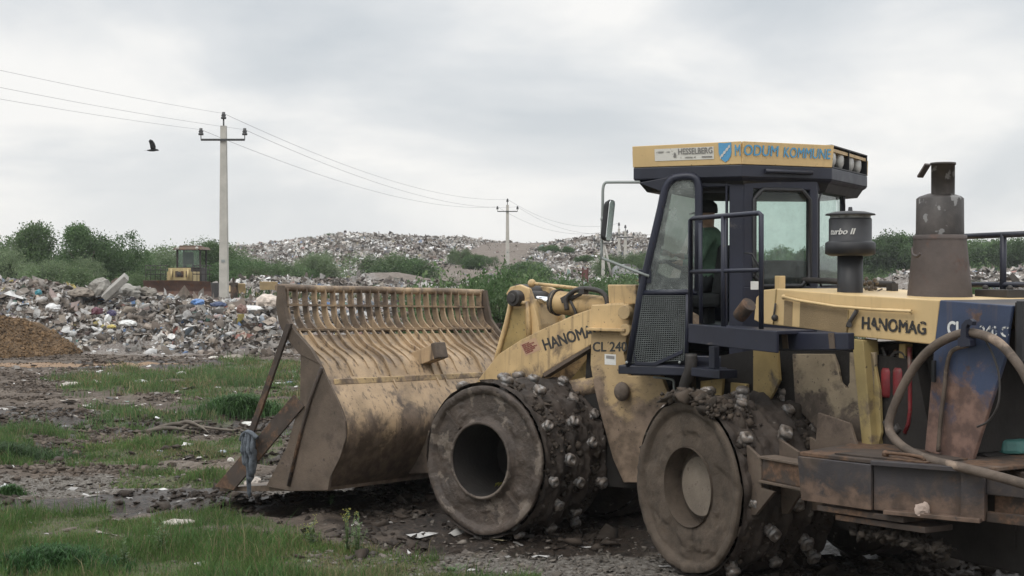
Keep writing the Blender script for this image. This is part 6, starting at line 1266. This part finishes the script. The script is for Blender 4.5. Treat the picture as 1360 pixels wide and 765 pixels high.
# concrete slabs and blocks on the bank
def rock(label, u, v, Y, w, h, c, seed, cat='concrete block', name='concrete_block', group=None, sq_=(1, .8, 1)):
    p = at3(u, v, Y); return crumple(name, label, cat, (p.x, Y, p.z), w, c, (sq_[0], sq_[1], h/w), seed, group=group, amp=.34, sub=2, rough=.9)
g_ = 'broken concrete on the rubbish bank'
rock('rounded grey concrete lump left of the tilted slab', 132, 384, 49, 1.0, .75, (.24, .225, .20), 2, group=g_)
rock('low grey concrete lump right of the tilted slab', 172, 388, 49.5, .9, .55, (.27, .255, .23), 5, group=g_)
rock('flat brownish concrete lump farthest left of the slab', 108, 390, 48.5, .9, .4, (.20, .17, .14), 8, group=g_)
rock('small concrete lump farthest right of the slab', 196, 389, 50, .75, .4, (.19, .17, .145), 11, group=g_)
p_ = at3(153, 381, 48.5); m = MB(); m.box((0, 0, 0), (1.05, .5, .22), Matrix.Rotation(R_(-42), 3, 'Y') @ Matrix.Rotation(R_(20), 3, 'X')); m.box((-.1, .1, -.2), (.5, .4, .3), Matrix.Rotation(R_(-30), 3, 'Y')); o = m.build('concrete_slab', mat('slab_grey', (.30, .285, .26), .9, .2, 3, mud=.25, bump=.4), None, 'w', .02); place(o, None, Matrix.Translation(p_)); tag(o, 'tilted thin concrete slab sticking up on the rubbish bank', 'concrete slab', g_)
def bag(label, u, v, Y, w, h, c, seed, cat='bag', name='rubbish_bag', group='large bags on the rubbish bank', amp=.25):
    p = at3(u, v, Y); return crumple(name, label, cat, (p.x, Y, p.z), w, c, (1, .6, h/w), seed, group=group, amp=amp, rough=.45)
bag('bright blue plastic bag below the foot of the near pole', 263, 402, 47.0, .62, .26, (.10, .20, .42), 1)
bag('teal bag near the left end of the rubbish bank', 51, 389, 46.6, .36, .22, (.04, .20, .24), 2)
bag('dark red cloth bundle above the middle of the bank', 129, 414, 46, .5, .3, (.11, .03, .045), 3)
bag('dark purple black bag beside the red bundle', 148, 417, 46, .36, .26, (.05, .04, .09), 4)
bag('large white plastic sheet in the left part of the bank', 70, 410, 46.2, .75, .34, (.56, .55, .54), 5)
bag('long white crumpled plastic in the middle of the bank', 170, 430, 45.6, .8, .24, (.58, .58, .56), 6)
bag('white bag with a pointed end beside the purple bag', 143, 424, 45.8, .35, .3, (.66, .66, .64), 7)
bag('dark blue bag right of the bright blue one', 290, 405, 47, .55, .22, (.03, .045, .10), 8)
bag('pale rolled foam at the right end of the bank', 356, 401, 47.5, .8, .5, (.55, .47, .40), 9, 'foam', 'foam_roll')
bag('white sheet lying flat left of the blade rack', 330, 410, 46.5, .9, .2, (.66, .65, .63), 10)
bag('brown cloth heap at the right end of the bank', 321, 412, 46.2, .55, .4, (.16, .09, .07), 11, 'cloth', 'cloth_heap')
bag('yellowish sheet low in the middle of the bank', 148, 434, 45.4, .3, .16, (.50, .40, .12), 12, 'plastic', 'plastic_sheet')
def ply(label, u0, u1, v0, v1, Y, lean, c=(.42, .31, .17)):
    a, b_ = at3(u0, v1, Y), at3(u1, v0, Y); m = MB(); w, hh = b_.x-a.x, b_.z-a.z; m.box((0, 0, 0), (w, .05, hh), Matrix.Rotation(lean, 3, 'X')); m.box((-w*.3, .1, -hh*.1), (.08, .12, hh*.9)); m.box((w*.3, .1, -hh*.1), (.08, .12, hh*.9)); o = m.build('plywood_sheet', mat('plywood', c, .8, .2, 3, mud=.1) if 'plywood' not in MATS else MATS['plywood'], None, 'w', .004); place(o, None, Matrix.Translation(((a.x+b_.x)/2, Y, (a.z+b_.z)/2))); tag(o, label, 'plywood sheet', 'plywood panels beyond the near pole')
ply('upright plywood box side just left of the blade rack', 345, 369, 374, 385, 70, .3)
ply('plywood sheet leaning beside the near pole', 303, 313, 379, 388, 66, -.5)
ply('tapered plywood offcut right of the rusty post', 316, 326, 376, 389, 64, .5)
p_ = at3(311, 384, 64); m = MB(); m.tube([(0, 0, -.6), (0, 0, .30)], .17, 10); m.tube([(-.03, 0, .3), (-.03, 0, .52)], .05, 8); m.box((-.02, 0, .22), (.45, .3, .1)); o = m.build('rusty_stump', mRu, None, 'w', .01); place(o, None, Matrix.Translation(p_)); tag(o, 'short rusty pipe stump with a cap right of the near pole', 'pipe')
# pieces on the grass
def gp(u, v): Y = H*F/(v-360); return ((u-680)/F*Y, Y)
gl = 'white scraps on the grass'
for i, (u, v, w, h, lb, c) in enumerate([(240, 497, .34, .12, 'largest white plastic lump in the upper middle of the grass', (.62, .61, .57)), (186, 510, .36, .05, 'flat white strip on the grass left of the largest lump', (.6, .6, .57)), (92, 514, .55, .05, 'long pale plank like strip on the bare ground at left', (.45, .41, .36)), (210, 546, .10, .06, 'tiny white scrap below the pink mud patch', (.6, .6, .58)),
        (390, 494, .2, .1, 'white scrap seen through the gap behind the blade brace', (.6, .6, .58)), (370, 513, .36, .07, 'white bag seen through the brace gap in the middle', (.58, .58, .55)), (329, 557, .28, .10, 'white lump left of the blade brace at rag height', (.55, .54, .5)), (295, 602, .10, .05, 'small bluish scrap left of the rag', (.5, .55, .6)),
        (306, 614, .16, .10, 'pale scrap right above the tip of the blade', (.5, .47, .42)), (335, 640, .34, .14, 'pale crumpled sack behind the tip of the blade', (.44, .38, .33)), (283, 475, .40, .06, 'pale flat sheet at the far edge of the grass', (.45, .42, .37)), (36, 598, .22, .05, 'pinkish rag on the grass at the far left', (.38, .24, .2)),
        (16, 623, .06, .05, 'tiny white cup at the far left below the pink rag', (.65, .65, .62)), (5, 647, .16, .08, 'white bag cut by the left edge on the gravel strip', (.62, .63, .62)), (235, 695, .30, .03, 'flat pale sheet at the edge of the foreground grass', (.42, .38, .33)), (310, 480, .9, .28, 'long mound of pale soil at the far end of the grass', (.25, .215, .18)), (410, 748, .05, .03, 'small white scrap in the foreground grass', (.6, .6, .56)), (672, 762, .03, .03, 'tiny white scrap at the bottom edge', (.65, .63, .6))]):
    x, y = gp(u, v); crumple('plastic_scrap' if i != 15 else 'soil_mound', lb, 'litter' if i != 15 else 'mound', (x, y, h1(x, y)+h*.12), w, c, (1, .55, max(.25, h/w)), 20+i, group=gl if i != 15 else None)
x, y = gp(246, 572); m = MB(); r = random.Random(8)
for a in ([(-.55, 0, .03), (-.2, .05, .12), (.15, 0, .10), (.5, -.1, .06), (.95, -.2, .03), (1.3, -.25, .01)], [(-.3, .1, .02), (0, .02, .16), (.3, -.1, .07), (.42, -.22, .0)], [(-.1, -.05, .02), (.12, .05, .14), (.4, .15, .16)], [(-.6, -.05, .02), (-.25, -.1, .07), (.2, -.12, .02)]): m.tube(spline(a, 4), [.035]*6+[.022]*(len(a)*4-3-6-4)+[.01]*4, 6)
o = m.build('dead_branch', mBark, None, 'w'); place(o, None, Matrix.Translation((x, y, h1(x, y)))); tag(o, 'dark dead branch lying across the mud left of the blade', 'branch')
# flowering weed in front of the blade
def weed(u, v, hh, label, n=5, seed=1, fl=True, name='weed', w=.12):
    x, y = gp(u, v); r = random.Random(seed); t = thing(name, label, 'plant', (x, y, h1(x, y)), None); m = MB(); f = MB(); l_ = MB()
    for i in range(n):
        a, q = r.uniform(0, 6.28), r.uniform(.01, w); tip = Vector((math.cos(a)*q, math.sin(a)*q, hh*r.uniform(.6, 1))); m.tube([(math.cos(a)*q*.15, math.sin(a)*q*.15, -.02), (tip.x*.5, tip.y*.5, tip.z*.55), tip], [.004, .003, .002], 4)
        for k in range(26):
            t_ = r.uniform(.05, .97); c = Vector((tip.x*t_, tip.y*t_, tip.z*t_)); b_ = r.uniform(0, 6.28); ln = r.uniform(.025, .06)*(1.2-t_*.6); d_ = Vector((math.cos(b_), math.sin(b_), r.uniform(0, .8)))*ln; s_ = Vector((-math.sin(b_), math.cos(b_), 0))*ln*.16
            l_.add([c, c+d_*.5+s_, c+d_, c+d_*.5-s_], [(0, 1, 2, 3)])
        if fl:
            for k in range(12): c = tip+Vector((r.gauss(0, .018), r.gauss(0, .018), r.uniform(-.07, .02))); f.ball(c, .0045, 5, 3)
    for mm, nn, mt in ((m, 'stem', 'weed_stem'), (l_, 'leaves', 'weed_leaf'))+(((f, 'flowers', 'weed_flower'),) if fl else ()):
        o = mm.build(nn, MATS.get(mt) or mat(mt, {'weed_stem': (.10, .15, .05), 'weed_leaf': (.075, .13, .045), 'weed_flower': (.30, .29, .07)}[mt], .6, .2, 9, bump=0), t); place(o, t, WM[t.name])
weed(461, 735, .40, 'yellow flowering weed standing alone in front of the blade', 5, 1)
weed(475, 742, .42, 'leafy green stem just right of the yellow flowering weed', 7, 2, False, w=.09)
weed(412, 728, .30, 'short yellowish weed left of the flowering one', 4, 3)
weed(438, 668, .14, 'single green sprout in the dark mud under the blade', 4, 4, False)
weed(215, 735, .35, 'tall thin weed in the left foreground grass', 4, 5, False)
weed(600, 762, .10, 'green sprout at the bottom edge left of the front drum', 6, 6, False)
weed(165, 748, .30, 'thin seeding weed in the left foreground', 4, 7, False)
# lush tufts at the lower left
def tufts(name, label, u, v, n, spread, hh, wd, hue, seed):
    x, y = gp(u, v); r = np.random.default_rng(seed); a = r.random(n)*6.283; q = np.abs(r.normal(0, spread, n)); X = x+np.cos(a)*q; Y = y+np.sin(a)*q*.5; Z = height(X, Y)-.01; h_ = hh*r.uniform(.5, 1.1, n)*np.exp(-(q/spread/2.2)**2); b_ = r.random(n)*6.283; ln = h_*r.uniform(.2, .95, n)
    base = np.c_[X, Y, Z]; dv = np.c_[np.cos(b_), np.sin(b_), 0*b_]; pv = np.c_[-np.sin(b_), np.cos(b_), 0*b_]*wd*.5*r.uniform(.6, 1.3, (n, 1)); zv = np.c_[0*b_, 0*b_, h_]
    p1 = base+dv*ln[:, None]*.2+zv*.55; p2 = base+dv*ln[:, None]*.6+zv*.9; p3 = base+dv*ln[:, None]+zv*.8
    V = np.stack([base-pv, base+pv, p1+pv, p1-pv, p2+pv*.7, p2-pv*.7, p3], 1); f = np.array([(0, 1, 2), (0, 2, 3), (3, 2, 4), (3, 4, 5), (5, 4, 6)]); me = np_mesh(name, V.reshape(-1, 3), (f[None]+(np.arange(n)*7)[:, None, None]).reshape(-1, 3), mGrass)
    c = np.array(hue)*r.uniform(.6, 1.5, (n, 1)); at_ = me.color_attributes.new('col', 'FLOAT_COLOR', 'CORNER'); cc = np.repeat(c, 15, 0); at_.data.foreach_set('color', np.c_[cc, np.ones(len(cc))].astype(np.float32).ravel()); o = bpy.data.objects.new(name, me); COL.objects.link(o); WM[o.name] = Matrix.Identity(4); tag(o, label, 'grass tuft')
tufts('grass_tuft', 'broad bladed lush tuft in the lower left corner', 70, 758, 2600, .34, .24, .010, (.045, .105, .035), 1)
tufts('grass_tuft', 'tall grass clump on the far grass right behind the blade brace', 320, 550, 2600, .55, .42, .018, (.06, .115, .04), 2)
tufts('grass_tuft', 'weedy tuft at the left edge halfway up the grass', 10, 607, 1800, .5, .34, .016, (.045, .08, .03), 3)
tufts('grass_tuft', 'small bright tuft left of the lower blade corner', 14, 658, 700, .1, .14, .012, (.06, .12, .04), 5)
# two yellow leaves caught in the drum bore
p_ = FRM['f'] @ Vector((-.12, 1.3, .50)); m = MB()
for i in range(5): m.add([(.03*i-.05, 0, 0), (.03*i-.02, .03, .02), (.03*i, .01, .05), (.03*i-.04, -.02, .04)], [(0, 1, 2, 3)])
o = m.build('leaf_sprig', MATS['weed_flower'], None, 'w'); place(o, None, Matrix.Translation(p_)); tag(o, 'yellow leaf sprig inside the bore of the front drum', 'leaf')
# wooden laths and bars under the twig flowers on the hood
p_ = L('r', 1158, 384, y=-.1); m = MB(); r = random.Random(3)
for i in range(9): m.tube([p_+Vector((r.uniform(-.03, .03), r.uniform(-.03, .03), -.06)), p_+Vector((r.uniform(-.10, .10), r.uniform(-.06, .06), r.uniform(-.02, .09)))], .007, 4)
for i in range(10): m.ball(p_+Vector((r.uniform(-.10, .04), r.uniform(-.05, .05), r.uniform(.0, .09))), .018, 6, 4)
tag(m.build('dry_weed', MATS['hub_plate_pale_mud'], None, 'r'), 'pale dry weed lying on the hood between air cleaner and stack', 'dry weed')
# ---------------------------------------------------------------- damp air
m = MB(); m.box((0, 420, 4.8), (3100, 1100, 12.6)); hz_o = m.build('haze', bpy.data.materials.new('haze')); tag(hz_o, kind='stuff', label='thin damp haze')
hm_ = hz_o.data.materials[0]; b = NB(hm_); pv = b.n('ShaderNodeVolumePrincipled'); pv.inputs['Color'].default_value = (.86, .88, .90, 1); pv.inputs['Density'].default_value = .00035; pv.inputs['Anisotropy'].default_value = .2; b.l(pv.outputs[0], b.o.inputs[1])
